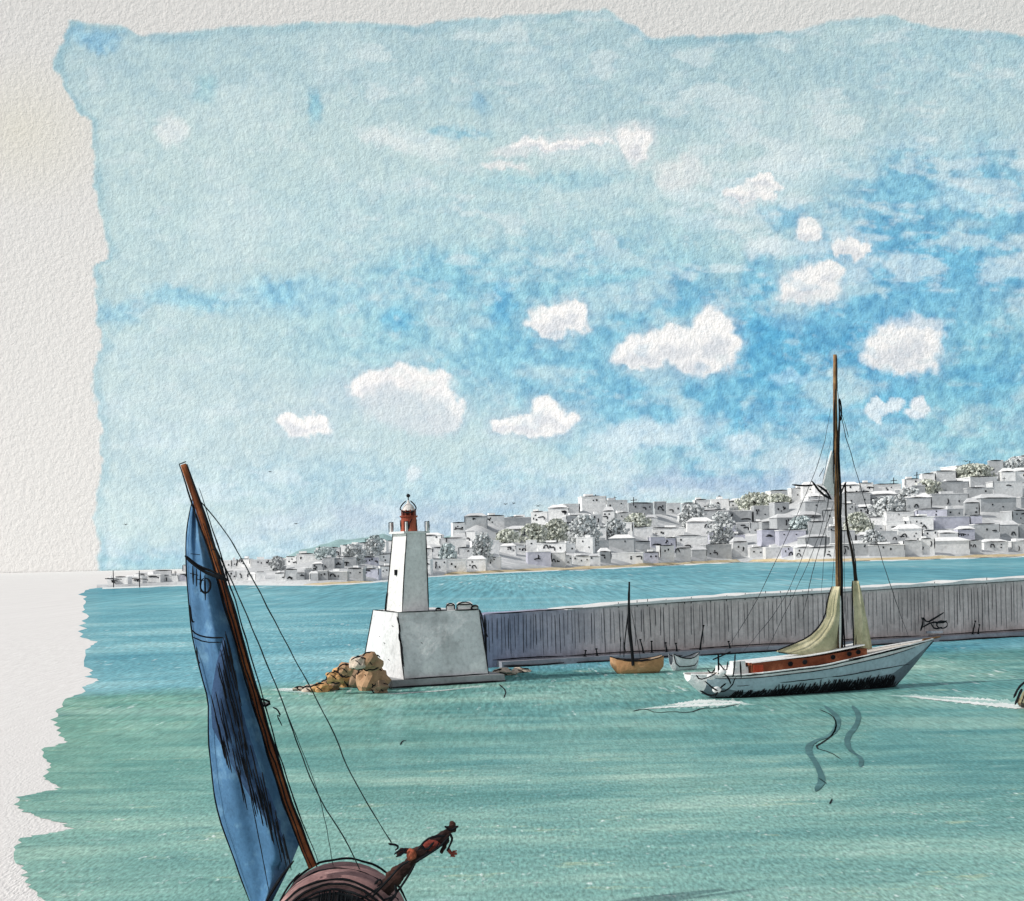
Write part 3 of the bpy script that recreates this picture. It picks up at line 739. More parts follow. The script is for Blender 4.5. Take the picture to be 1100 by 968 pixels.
# bollards, posts and mooring gear standing on the ledge
k = 0
for px, hgt, lab in ((628, .5, 'short dark bollard on the breakwater foot left of the small brown boat'), (641, .6, 'dark bollard on the breakwater foot nearest the small brown boat'), (691, 1.2, 'leaning thin mooring post just right of the small boat mast'),
                     (700, 1.0, 'thin mooring post beside a hooped one'), (716, .8, 'squat bollard left of the tall thin mooring post'), (727, .7, 'small bollard right beside another, left of the white dinghy post'),
                     (752, 2.2, 'tallest leaning mooring post on the breakwater foot left of the yacht'), (784, .6, 'small forked bollard left of the yacht stern'), (1045, 1.3, 'upright dark post on the ledge near the right edge'), (1051, .9, 'shorter dark post next to the upright one at right')):
    b = ledge_pt(px); o = empty('mooring_post', b, lab, 'mooring post', 'mooring posts along the breakwater foot')
    ln = random.uniform(-.25, .25)*hgt
    MB().lathe((0, 0, -.02), [(.16, 0), (.16, .06), (.09, .1), (.07, .14)], 10).build('base', INK, o, world=False)
    MB().tube([(0, 0, .1), (ln*.4, 0, hgt*.5), (ln, 0, hgt)], [.085, .07, .05], 6).build('shaft', INK, o, world=False)
    MB().lathe((ln, 0, hgt-.03), [(.05, 0), (.12, .05), (.11, .11), (.03, .15)], 10).build('cap', INK, o, world=False)
o = empty('mooring_winch', ledge_pt(1000, .5, .7), 'dark ink-scribbled winch with a crank arm on the ledge behind the yacht bow', 'winch')
def lw(px, py): return wallpx(px, py, .7)
mb = MB()
for ln in ([(989, 678), (992, 668), (990, 662), (996, 669), (1003, 665), (1014, 658)], [(991, 674), (1001, 668), (1012, 669), (1017, 667)], [(1000, 670), (1004, 676), (1012, 674)]):
    stroke(mb, [lw(*p) for p in ln], .09)
mb.build('arm', INK, o)
mb = MB(); th = [(1012+6*math.cos(a), 671+4*math.sin(a)) for a in np.linspace(0, 6.28, 12)]; stroke(mb, [lw(*p) for p in th], .07, sm=0)
mb.build('wheel', INK, o)
mb = MB(); mb.box(lw(1003, 679)-Vector((0, .2, .1)), (1.6, .4, .22)); mb.build('base', paint('ledge grey', '#8d8e92', 120), o)

# ------------------------------------------------------------------ lighthouse
C0 = G(434, 739)     # near corner of the base at the water
def rect(corner, th, a, b):      # corner nearest viewer, right side length a along th, left side length b
    d1 = Vector((math.cos(th), math.sin(th), 0)); d2 = Vector((-math.sin(th), math.cos(th), 0))
    return [corner, corner+d1*a, corner+d1*a+d2*b, corner+d2*b]
def frustum(mb, r0, z0, r1, z1, mi=(0, 0, 0)):
    v = [Vector((p.x, p.y, z0)) for p in r0]+[Vector((p.x, p.y, z1)) for p in r1]
    return mb.add(v, [(3, 2, 1, 0), (4, 5, 6, 7), (0, 1, 5, 4), (1, 2, 6, 5), (2, 3, 7, 6), (3, 0, 4, 7)])
def zat(px, py, D): return P(px, py, D).z
def make_lighthouse():
    c = C0.copy(); th = R(22)
    root = empty('lighthouse', c+Vector((1.5, 3, 0)), 'white square lighthouse with red lantern on a broad grey pedestal at the pier head', 'lighthouse')
    wm = paint('lighthouse white', '#dddcda', 102, .12, '#ecebe9'); gm = paint('pedestal stone', '#d8d8d8', 102, .24, '#ecebe9')
    # plinth
    D = c.y
    mb = MB(); r0 = rect(c+Vector((-.9, -.35, 0)), th, 9.1, 9.4); frustum(mb, r0, -.5, rect(c+Vector((-.85, -.25, 0)), th, 8.9, 9.3), .58)
    mb.build('plinth', paint('plinth grey', '#9a9b9c', 102, .2), root)
    # pedestal, slightly battered
    cb = P(434, 730, D+.5); ct = P(427.5, 658, D+1.1)
    zt = ct.z
    rb = rect(Vector((cb.x, cb.y, 0)), th, 6.75, 6.9); 
    rt = rect(Vector((ct.x, ct.y, 0)), th, 6.6, 4.9)
    # back-solve: keep the top a little inside the bottom
    q = P(388, 700, D+8.2); rb[3] = Vector((q.x, q.y, 0)); rb[2] = rb[3]+(rb[1]-rb[0])
    q = P(401, 660, D+7.4); rt[3] = Vector((q.x, q.y, 0)); rt[2] = rb[2]+Vector((-.6, -.8, 0)); rt[1] = rb[1]+Vector((-.62, .25, 0))
    mb = MB(); frustum(mb, rb, .55, rt, zt); ped = mb.build('pedestal', gm, root)
    # tower
    th2 = R(36)
    Dt = ct.y+1.0
    b0 = P(432, 657, Dt); b0.z = zt; t0 = P(437, 573, Dt+.35)
    rb2 = rect(b0, th2, 2.38, 2.45); rt2 = rect(Vector((t0.x, t0.y, 0)), th2, 1.72, 2.05)
    mb = MB(); frustum(mb, rb2, zt-.02, rt2, t0.z); mb.build('tower', wm, root)
    ctr = sum(rt2, Vector((0, 0, 0)))/4; zt2 = t0.z
    mb = MB(); mb.box(Vector((ctr.x, ctr.y, zt2)), (2.3, 2.2, .16), th2); mb.build('gallery', wm, root)
    # parapet corner posts
    for i, q in enumerate(rt2):
        q2 = ctr+(q-ctr)*1.08; 
        MB().box(Vector((q2.x, q2.y, zt2+.15)), (.16, .16, .75), th2, 0, .9).build('parapet_post', wm, root)
        d = MB(); s_ = .045
        x0 = Vector((q2.x, q2.y, zt2+.1))
        stroke(d, [x0+Vector((-.16, -.15, 0)), x0+Vector((-.15, -.15, .78)), x0+Vector((.15, -.16, .8)), x0+Vector((.15, -.15, .1))], s_, sm=0)
        d.build('ink_outline', INK, root)
    # lantern
    red = paint('lantern red', '#8c4638', 102, .35, '#b0644e'); dk = paint('lantern dark red', '#4a2019', 102, .3)
    cc = Vector((ctr.x-.02, ctr.y, zt2+.16)); 
    L1 = MB(); L1.lathe(cc, [(.66, 0), (.62, .75), (.58, 1.05), (.64, 1.08), (.64, 1.15)], 20); lan = L1.build('lantern_room', red, root, smooth=False)
    L2 = MB(); L2.lathe(cc, [(.5, 1.1), (.5, 1.62)], 16); L2.build('glazing', dk, lan)
    L3 = MB()
    for k in range(10):
        a = k*.628; q = cc+Vector((math.cos(a)*.54, math.sin(a)*.54, 0)); L3.tube([q+Vector((0, 0, 1.1)), q+Vector((0, 0, 1.66))], .035, 4)
    L3.lathe(cc, [(.66, 1.12), (.7, 1.14), (.7, 1.2), (.5, 1.22)], 20)
    L3.build('glazing_bar', red, lan)
    L4 = MB(); L4.lathe(cc, [(.52, 1.6), (.5, 1.68), (.42, 1.88), (.28, 2.05), (.13, 2.17), (.06, 2.4)], 20); dome = L4.build('dome', paint('dome pale', '#d9d3ce', 102, .1), lan)
    L5 = MB(); L5.lathe(cc, [(.04, 2.35), (.04, 2.6), (.13, 2.66), (.16, 2.76), (.1, 2.86), (.02, 2.9)], 12); L5.build('finial', INK, lan)
    mb = MB()
    for s_ in (-1, 1):
        stroke(mb, [cc+Vector((s_*.5, -.3, 1.62)), cc+Vector((s_*.63, -.3, 1.75)), cc+Vector((s_*.48, -.3, 2.05)), cc+Vector((s_*.15, -.3, 2.35))], .05)
        stroke(mb, [cc+Vector((s_*.6, -.35, .1)), cc+Vector((s_*.62, -.35, .9))], .04)
    stroke(mb, [cc+Vector((-.5, -.6, 1.55)), cc+Vector((0, -.66, 1.38)), cc+Vector((.5, -.6, 1.58))], .05)
    stroke(mb, [cc+Vector((.05, -.7, .2)), cc+Vector((.12, -.7, .7)), cc+Vector((.3, -.62, .95))], .04)
    mb.build('ink_outline', INK, lan)
    # window slit on the white face
    wp = rb2[0].lerp(rb2[3], .5); wp.z = zt; wt = rt2[0].lerp(rt2[3], .5); wt.z = zt2; q = wp.lerp(wt, .5)
    MB().box(q+Vector((-.05, 0, -.2)), (.2, .22, .42), th2).build('window', INK, root)
    # pen outlines
    mb = MB()
    def edge(a, b, r=.045, f0=0, f1=1): stroke(mb, [a.lerp(b, f0), a.lerp(b, (f0+f1)/2)+Vector((random.uniform(-.03, .03), 0, 0)), a.lerp(b, f1)], r)
    z_ = lambda p, z, k=0: Vector((p.x, p.y-k, z))
    for i in (0, 1, 3):
        edge(z_(rb2[i], zt, .04), z_(rt2[i], zt2, .04), .042)
    edge(z_(rb2[3], zt, .1), z_(rt2[3], zt2, .1), .06, 0, .25)
    for i in (0, 1, 3): edge(z_(rb[i], .55, .06), z_(rt[i], zt, .06), .05, .02 if i else 0, 1)
    edge(z_(rt[3], zt+.02, .05), z_(rt[0], zt+.02, .05)); edge(z_(rt[0], zt+.02, .05), z_(rt[1], zt+.02, .05), .04, 0, .6); edge(z_(rt[0], zt+.02, .05), z_(rt[1], zt+.02, .05), .05, .7, 1)
    edge(z_(rb[0], .62, .3), z_(rb[1], .68, .3), .05); edge(z_(r0[3], .1, .1), z_(r0[0], .05, .1), .06); edge(z_(r0[0], .08, .15), z_(r0[1], .1, .15), .07)
    edge(z_(rb[0], 1.6, .12), z_(rt[0], zt-.5, .12), .07, .1, .6)
    q = rt[1]; stroke(mb, [z_(q, zt, .1), z_(q, zt-.5, .1)+Vector((.2, 0, 0)), z_(q, zt-1.6, .1)+Vector((.35, 0, 0)), z_(q, zt-2.1, .1)+Vector((.6, 0, 0))], .06)
    # a few stone marks
    stroke(mb, [P(x, y, D+.1) for x, y in ((426.5, 662), (430, 676), (428, 684), (432, 694), (431, 702), (434, 716))], .055, wob=1.2)
    for px, py in ((421, 672), (412, 690), (407, 683), (417, 708), (452, 690)):
        a = P(px, py, D+.6); stroke(mb, [a, a+Vector((.12, 0, -.12))], .05)
    mb.build('ink_outline', INK, root)
    return rt, zt
rt, ztop = make_lighthouse()
# small gear lying on the pedestal
def px_on(px, D, z): p = P(px, 650, D); return Vector((p.x, p.y, z))
Dg = (rt[0].y+rt[1].y)/2+1.2
white_m = paint('gear white', '#dcdcda', 102, .06)
def gear(px, wdt, hgt, lab, name='equipment_box', cat='box'):
    q = px_on(px, Dg, ztop); o = empty(name, q, lab, cat, 'small white gear on the lighthouse pedestal')
    MB().box((0, 0, 0), (wdt, .5, hgt*.72), .15, 0, .92).build('body', white_m, o, world=False)
    MB().box((0, 0, hgt*.72+.004), (wdt*1.08, .56, hgt*.26), .15, 0, .7).build('lid', white_m, o, world=False)
    mb = MB(); y = -.36
    stroke(mb, [(-wdt/2, y, 0), (-wdt/2, y, hgt*.7), (0, y, hgt), (wdt/2, y, hgt*.75), (wdt/2, y, .05)], .05); stroke(mb, [(-wdt*.5, y, hgt*.65), (wdt*.55, y, hgt*.7)], .055)
    mb.build('ink_outline', INK, o, world=False)
gear(484, .62, .55, 'small white equipment box on the pedestal, left of the longer one'); gear(499, 1.15, .62, 'long white equipment box with dark outline on the lighthouse pedestal')
gear(471, .35, .2, 'tiny flat white box on the pedestal nearest the tower'); gear(510, .5, .36, 'low white box at the right end of the pedestal')
# ------------------------------------------------------------------ boulders
BROWN = [paint('rock ochre', '#c79b6b', 98, .25), paint('rock brown', '#ad8b6d', 98, .25), paint('rock dark brown', '#917a64', 98, .25), paint('rock pale', '#c9b9a8', 98, .2)]
def boulder(px, py, wp, hp, mi, lab, zb=None):
    c = G(px, py) if zb is None else P(px, py, zb); D = c.y; s = D/F
    o = empty('boulder', c, lab, 'boulder', 'brown boulders at the foot of the lighthouse')
    bm = bmesh.new(); bmesh.ops.create_icosphere(bm, subdivisions=3, radius=1)
    sd_ = random.uniform(0, 50)
    for v in bm.verts:
        k = 1+.6*mnoise.noise(v.co*1.2+Vector((sd_, 0, 0)))+.2*mnoise.noise(v.co*4+Vector((sd_, 3, 0)))
        v.co = Vector((v.co.x*wp*s*.55*k, v.co.y*wp*s*.5*k, v.co.z*hp*s*.62*k+hp*s*.35))
    me = bpy.data.meshes.new('rock'); bm.to_mesh(me); bm.free(); me.materials.append(BROWN[mi])
    r = bpy.data.objects.new('rock', me); COL.objects.link(r); r.parent = o
    mb = MB(); y = -wp*s*.56
    for q in range(4):
        a0 = random.uniform(.2, .8)+q*1.2; pts = [(math.cos(a)*wp*s*.56, y*abs(math.sin(a))*.4-.1, hp*s*.35+math.sin(a)*hp*s*random.uniform(.45, .66)) for a in np.linspace(a0, a0+random.uniform(1, 2), 6)]
        stroke(mb, pts, .05)
    stroke(mb, [(-wp*s*.2, y*.9, hp*s*.6), (0, y*1.02, hp*s*.4), (wp*s*.15, y, hp*s*.15)], .04)
    mb.build('crack', INK, o, world=False)
for b in [(399, 741, 28, 30, 1, 'large brown boulder leaning against the left pedestal wall'), (384, 738, 22, 24, 2, 'dark brown boulder left of the largest one'), (398, 716, 22, 16, 1, 'brown boulder on top of the pile against the wall', 99),
          (386, 716, 16, 12, 3, 'pale boulder near the top of the rock pile', 98.5), (371, 738, 22, 20, 0, 'ochre boulder in the middle of the rock pile'), (372, 724, 16, 12, 1, 'small brown boulder resting on the middle of the pile', 99),
          (356, 741, 20, 14, 2, 'low dark boulder at the waterline in mid pile'), (360, 731, 16, 11, 0, 'small ochre boulder above the low dark one', 99.5), (345, 743, 18, 10, 0, 'flat ochre boulder near the left tip of the pile'),
          (333, 743, 14, 7, 3, 'pale low boulder at the left tip of the pile'), (322, 742, 12, 5, 3, 'tiny pale rock furthest left in the foam'), (410, 744, 18, 12, 2, 'dark low boulder at the plinth corner')]:
    boulder(*b)
for px, py, wp, hp, lab in ((541, 725, 22, 7, 'low grey rock right of the pedestal foot'), (560, 722, 18, 5, 'flat grey rock below the breakwater start'), (528, 730, 16, 7, 'grey rock touching the plinth corner on the right')):
    c = G(px, py); boulder(px, py, wp, hp, 3, lab)
# ------------------------------------------------------------------ yacht
YA = R(20); Y0 = G(784, 752)
ydir = Vector((math.cos(YA), math.sin(YA), 0)); ynr = Vector((math.sin(YA), -math.cos(YA), 0))
def yp(px, py, off=0.0):
    d = P(px, py, 1.0)-Vector((0, 0, H)); o0 = Vector((0, 0, H)); q = Y0+ynr*off+Vector((0, 0, 0))
    t = (q-o0).dot(ynr)/d.dot(ynr); return o0+d*t
def yl(px, py, off=0.0):      # local (u, z)
    p = yp(px, py, off); return (p-Y0).dot(ydir), p.z
def make_yacht():
    off = 1.75   # half beam
    root = empty('sailing_yacht', Y0-ynr*off, 'large two-masted classic yacht with pale blue-grey hull and brown deckhouse under way in the harbour', 'yacht', rz=YA)
    O = Y0-ynr*off
    def loc(u, v, z): return O+ydir*u+ynr*v+Vector((0, 0, z))
    sheer = [yl(x, y, 0) for x, y in ((752, 727), (784, 727), (802, 726), (883, 716), (938, 705))]+[yl(x, y, -off*.5) for x, y in ((979, 694),)]+[yl(x, y, -off) for x, y in ((1002, 687),)]
    us = [s[0] for s in sheer]; zs = [s[1] for s in sheer]
    u0, u1 = us[0], us[-1]
    uwl = yl(966, 740, -off*.6)[0]
    N = 40; K = 22; V = []; Fc = []; sl_ = []
    rows = []
    for i in range(N+1):
        f = i/N; u = lerp(u0, u1, f)
        z_s = float(np.interp(u, us, zs))
        b = off*min(1, (max(0, f+.02)/.28)**.5)*min(1, (max(0.0, 1-f)/.5)**.75)+.03
        zb = float(np.interp(u, [u0, u0+.9, u0+2.4, u0+3.4, uwl-.6, uwl, u1], [z_s-.45, .35, -.25, -.7, -.7, -.2, z_s-.12]))
        row = []
        for s_ in (1, -1):
            ring = []
            for k in range(K+1):
                g = k/K; z = lerp(z_s, zb, g); v = b*(1-g**3.2)*(1-.12*g)
                ring.append(loc(u, s_*v, z))
            row.append(ring)
        rows.append((row, z_s, zb, u))
    def idx(i, s, k): return (i*2+s)*(K+1)+k
    for r in rows:
        for ring in r[0]: V += ring
    for i in range(N):
        for s in (0, 1):
            for k in range(K):
                zc = lerp(rows[i][1], rows[i][2], (k+.5)/K)
                Fc.append((idx(i, s, k), idx(i+1, s, k), idx(i+1, s, k+1), idx(i, s, k+1)))
                top = rows[i][1]-zc
                sl_.append(0 if (k < 2 or i < 2) else (1 if k < K*.46 else (2 if zc > .12 else 3)))
    # transom and deck
    Fc.append([idx(0, 0, k) for k in range(K+1)]+[idx(0, 1, k) for k in range(K, -1, -1)]); sl_.append(0)
    for i in range(N): Fc.append((idx(i, 0, 0), idx(i+1, 0, 0), idx(i+1, 1, 0), idx(i, 1, 0))); sl_.append(4)
    yw = paint('yacht white', '#e0e1e0', 88, .06); yb = paint('hull pale blue grey', '#a7bac2', 88, .10); yg = paint('hull grey', '#6f7b83', 88, .15); yk = paint('hull dark antifouling', '#3b4146', 88, .2); dk = paint('deck pale', '#c9c3ba', 88, .1)
    build('hull', V, Fc, [yw, yb, yg, yk, dk], root, slots=sl_, smooth=False)
    # rail (bulwark) on both sides
    for s in (0, 1):
        mb = MB(); mb.tube([rows[i][0][s][0]+Vector((0, 0, .05)) for i in range(N+1)], .06, 6); mb.build('rail', yw, root)
    # deckhouse
    br = paint('deckhouse brown', '#7c4530', 88, .38, '#a0664a')
    def cabin(uA, uB, hw, z0, hA, hB, mat, nm):
        mb = MB(); v = []
        n = 8
        for i in range(n+1):
            u = lerp(uA, uB, i/n); zz = float(np.interp(u, us, zs)); h = lerp(hA, hB, i/n); w_ = hw*lerp(1, .75, i/n)
            v += [loc(u, w_, zz+z0), loc(u, w_*.94, zz+z0+h), loc(u, -w_*.94, zz+z0+h), loc(u, -w_, zz+z0)]
        f = [(4*i+j, 4*i+4+j, 4*i+4+(j+1) % 4, 4*i+(j+1) % 4) for i in range(n) for j in range(4)]+[(0, 1, 2, 3), (4*n+3, 4*n+2, 4*n+1, 4*n)]
        return mb.add(v, f).build(nm, mat, root)
    uA = yl(813, 718)[0]; uB = yl(940, 702)[0]
    dh = cabin(uA, uB, 1.15, -.05, .72, .5, br, 'deckhouse')
    cabin(uA+.1, uB-.1, 1.0, .665, .07, .06, yw, 'deckhouse_roof')
    cabin(yl(792, 720)[0], uA-.15, 1.25, -.05, .55, .55, yw, 'cockpit_coaming')
    rdp = paint('companion red', '#a5452f', 88, .2)
    MB().box(loc(uA+.45, 1.17, zs[2]+.05), (.7, .06, .55), YA).build('companionway', rdp, root)
    for px, py in ((855, 713), (871, 711), (902, 706), (920, 703), (930, 702)):
        u, z = yl(px, py); zz = float(np.interp(u, us, zs)); hw = 1.13*lerp(1, .75, (u-uA)/(uB-uA))
        mb = MB(); c = loc(u, hw+.03, zz+.33); ring = [c+ydir*math.cos(a)*.15+Vector((0, 0, math.sin(a)*.13)) for a in np.linspace(0, 6.28, 13)]
        mb.tube(ring, .035, 5); mb.tube([c-ynr*.03, c+ynr*.02], .12, 10); mb.build('porthole', INK, root)
    # helmsman-side gear: wheel pedestal, mizzen-like crutch
    mb = MB(); a = loc(yl(786, 720)[0], 0, zs[1]); mb.tube([a, a+Vector((0, 0, 1.3))], .06, 6); mb.tube([a+Vector((0, 0, 1.0))-ydir*.4, a+Vector((0, 0, 1.45))+ydir*.9], .05, 5); mb.build('boom_crutch', INK, root)
    mb = MB()
    for k in range(6):
        u = yl(797, 720)[0]+k*.28; q = loc(u, .9, zs[2]+.5); mb.tube([q, q+Vector((0, 0, .25))], .06, 5)
    mb.build('cleat', INK, root)
    # masts
    wood = paint('mast wood', '#7a5d40', 88, .45, '#ad8960')
    off0 = -off
    def C(px, py): return yp(px, py, off0)
    mp = [C(902, 712), C(901, 650), C(900.5, 600), C(899, 540), C(897.5, 470), C(897, 430), C(897, 381)]
    mb = MB(); mb.tube(smooth_pts(mp, 1), [lerp(.235, .1, i/12) for i in range(12+1)][:len(smooth_pts(mp, 1))] if False else list(np.linspace(.235, .12, len(smooth_pts(mp, 1)))), 10); mm = mb.build('main_mast', wood, root, smooth=True)
    mb = MB(); stroke(mb, [p+ynr*.24+ydir*.13 for p in mp[:-1]], .085, wob=1.2); stroke(mb, [p+ynr*.26-ydir*.14 for p in mp[:-2]], .04, wob=1.5); stroke(mb, [C(896, 418)+ynr*.15, C(894, 460)+ynr*.2, C(893.5, 520)+ynr*.22], .055); stroke(mb, [C(903, 660)+ynr*.3, C(905, 700)+ynr*.3], .05)
    stroke(mb, [C(902, 428), C(904, 440), C(903, 452)], .06); stroke(mb, [C(897.5, 383)+ynr*.15, C(898, 420)+ynr*.15], .04); mb.build('ink_outline', INK, mm)
    mb = MB(); ms = [C(919, 712), C(920, 640), C(917, 600), C(909, 565), C(908, 520)]; ms = smooth_pts(ms, 1); mb.tube(ms, list(np.linspace(.13, .06, len(ms))), 8); m2 = mb.build('mizzen_mast', paint('mizzen dark wood', '#2e2823', 88, .3), root, smooth=True)
    mb = MB(); stroke(mb, [C(900, 541), C(905, 525), C(909, 518)], .06); stroke(mb, [C(872, 517), C(882, 530), C(893, 536)], .08); stroke(mb, [C(851, 521), C(863, 522), C(874, 521)], .05)
    stroke(mb, [C(880, 512), C(885, 503)], .05); stroke(mb, [C(893, 536), C(887, 527), C(878, 521)], .06); mb.build('spreader', INK, mm)
    mb = MB(); q = [C(884, 520), C(895, 533), C(896, 500), C(893, 484)]; th_ = ynr*.08
    # small bunched pennant cloth by the spreader
    v = [p+th_ for p in q]+[p-th_ for p in q]; mb.add(v, [(0, 1, 2, 3), (7, 6, 5, 4), (0, 4, 5, 1), (1, 5, 6, 2), (2, 6, 7, 3), (3, 7, 4, 0)]); mb.build('furled_flag', yw, mm)
    # sails: draped, folded cloth with thickness
    cloth = paint('sail olive', '#b8b190', 88, .14, '#d4cbab')
    def sail(left, rightl, nm, bul):
        n = 26; m_ = 10; V = []; Fc = []
        def samp(pl, t):
            L_ = [0]
            for a, b in zip(pl[:-1], pl[1:]): L_.append(L_[-1]+math.hypot(a[0]-b[0], a[1]-b[1]))
            s = t*L_[-1]; return (float(np.interp(s, L_, [p[0] for p in pl])), float(np.interp(s, L_, [p[1] for p in pl])))
        for side in (1, -1):
            for i in range(n+1):
                a = samp(left, i/n); b = samp(rightl, i/n)
                for j in range(m_+1):
                    g = j/m_; px = lerp(a[0], b[0], g); py = lerp(a[1], b[1], g)
                    fold = math.sin(g*math.pi)*bul+.1*math.sin(g*17+i*.12)+.05*mnoise.noise(Vector((i*.3, j*.5, 0)))
                    V.append(yp(px, py, off0)+ynr*(fold+side*.03))
        S = (n+1)*(m_+1)
        for s in (0, 1):
            for i in range(n):
                for j in range(m_):
                    a = s*S+i*(m_+1)+j; Fc.append((a, a+1, a+m_+2, a+m_+1))
        rim = [i*(m_+1) for i in range(n+1)]+[n*(m_+1)+j for j in range(1, m_+1)]+[i*(m_+1)+m_ for i in range(n-1, -1, -1)]+[j for j in range(m_-1, 0, -1)]
        for a, b in zip(rim, rim[1:]+rim[:1]): Fc.append((a, b, b+S, a+S))
        o = build(nm, V, Fc, cloth, root, smooth=True)
        mb = MB(); stroke(mb, [yp(p[0]-.5, p[1], off0+.35) for p in left], .05, wob=.8); mb.build('ink_outline', INK, o); return o
    s1 = sail([(894, 630), (889, 645), (887, 662), (880, 674), (868, 685), (850, 693), (832, 700), (852, 703)], [(900, 630), (901, 650), (901.5, 665), (902, 680), (902, 690), (902, 700), (893, 704), (868, 704)], 'main_sail', .5)
    s2 = sail([(916, 624), (916, 645), (917, 670), (917, 698)], [(920, 624), (925, 640), (931, 665), (936, 697)], 'mizzen_sail', .4)
    # white luff edge
    mb = MB(); stroke(mb, [yp(902.5, y, off0+.4) for y in (640, 665, 700)], .07); mb.build('luff_tape', yw, s1)
    # bowsprit and anchor chain
    mb = MB(); bs0 = loc(u1-.8, 0, zs[-1]-.02); bt = C(1010, 684); mb.tube([bs0, bt], [.12, .05], 8); mb.build('bowsprit', wood, root)
    # rigging
    rg = MB()
    for pts, r in (([(893, 436), (884, 486), (860, 545), (830, 610), (808, 655), (779, 700)], .02), ([(893, 470), (878, 548), (862, 600), (840, 650), (797, 702)], .018), ([(895, 500), (886, 560), (862, 620), (822, 702)], .018),
                   ([(896, 540), (876, 600), (862, 665)], .022), ([(896, 470), (888, 560), (882, 640)], .016), ([(897, 400), (905, 457), (920, 507), (934, 556), (957, 632), (976, 684)], .024), ([(909, 560), (918, 590), (922, 640), (926, 690)], .035),
                   ([(897, 585), (893, 640), (889, 690)], .016), ([(909, 545), (906, 600), (910, 690)], .016), ([(903, 440), (912, 470)], .02), ([(888, 575), (886, 598)], .035)):
        stroke(rg, [C(*p) for p in pts], r, wob=1.2)
    rg.build('rigging', paint('rope ink', '#33363a', 88, .2, bump=0), root)
    # hull pen lines and the hatching at the waterline
    mb = MB()
    def hs(px, py): return yp(px, py, .06)
    stroke(mb, [rows[i][0][0][0]+ynr*.05+Vector((0, 0, -.02)) for i in range(4, N+1, 3)], .04)
    stroke(mb, [rows[i][0][0][2]+ynr*.05+Vector((0, 0, -.02)) for i in range(3, N-1, 3)], .028)
    stroke(mb, [loc(lerp(uwl-.4, u1, t), .12, lerp(-.1, zs[-1]-.1, t)) for t in (0, .3, .6, 1)], .05)
    stroke(mb, [loc(lerp(uwl-1.4, u1-.5, t), .45*(1-t)+.1, lerp(.35, zs[-1]-.35, t)) for t in (0, .3, .6, .9)], .035)
    wl = []; wi = []
    for i in range(N+1):
        ring = rows[i][0][0]
        zq = [p.z for p in ring]
        if min(zq) > 0: continue
        for a, b in zip(ring[:-1], ring[1:]):
            if a.z >= .04 >= b.z: wl.append(a.lerp(b, (a.z-.04)/(a.z-b.z+1e-9))); wi.append(i)
    wl = [p+ynr*.06 for p in wl]
    def surf(fi, z):
        i = int(fi); f = fi-i; out = []
        for ii in (i, min(i+1, N)):
            ring = rows[ii][0][0]; q = ring[0]
            for a, b in zip(ring[:-1], ring[1:]):
                if a.z >= z >= b.z: q = a.lerp(b, (a.z-z)/(a.z-b.z+1e-9)); break
            out.append(q)
        return out[0].lerp(out[1], f)+ynr*.07
    stroke(mb, wl, .07, wob=.7)
    stroke(mb, [surf(fi, rows[int(fi)][1]*.55) for fi in (6, 14, 22, 30, 35)], .03, wob=1.2)
    stroke(mb, [surf(fi, rows[int(fi)][1]*.97)+Vector((0, 0, .1)) for fi in (8, 16, 24, 31, 38)], .035, wob=1.4)
    mb.build('ink_outline', INK, root)
    mb = MB()
    n = 150
    for k in range(n):
        fi = lerp(wi[0]+1.5, wi[-1]-.8, k/n)
        h = random.uniform(.2, .62)*(1.1 if k/n > .2 else .7)+.25*(k/n)
        z0 = random.uniform(.02, .2); stroke(mb, [surf(fi, z0), surf(fi+.2, (z0+h)/2), surf(min(N-.01, fi+random.uniform(0, .8)), z0+h)], .038, wob=1)
    mb.build('waterline_hatching', INK, root)
    # stern gear: ink curls and white fender clutter
    mb = MB()
    S = lambda px, py: yp(px, py, .1)
    for ln in ([(748, 725), (752, 730), (762, 727), (770, 722)], [(757, 732), (766, 740), (776, 744), (786, 738), (790, 728)], [(772, 712), (780, 722), (782, 710)], [(752, 742), (762, 748), (770, 746)], [(768, 748), (774, 738), (780, 734)],
               [(776, 722), (782, 728), (785, 735)], [(790, 702), (789, 715), (787, 728)], [(795, 710), (796, 728)], [(760, 719), (764, 724), (768, 718)]): stroke(mb, [S(*p) for p in ln], .05, wob=1)
    mb.build('stern_line', INK, root)
    mb = MB(); 
    for px, py, r in ((764, 727, .2), (776, 722, .18), (770, 741, .2)):
        c = yp(px, py, .0); mb.lathe(c-Vector((0, 0, r)), [(.05, 0), (r*.8, r*.3), (r, r), (r*.8, r*1.7), (.05, r*2)], 10, 0, 1.5, .8)
    mb.build('fender', yw, root, smooth=True)
    # blue ensign-like clutter box aft
    MB().box(loc(yl(800, 715)[0], .8, zs[2]+.3), (.9, .5, .6), YA).build('locker', yw, root)
make_yacht()
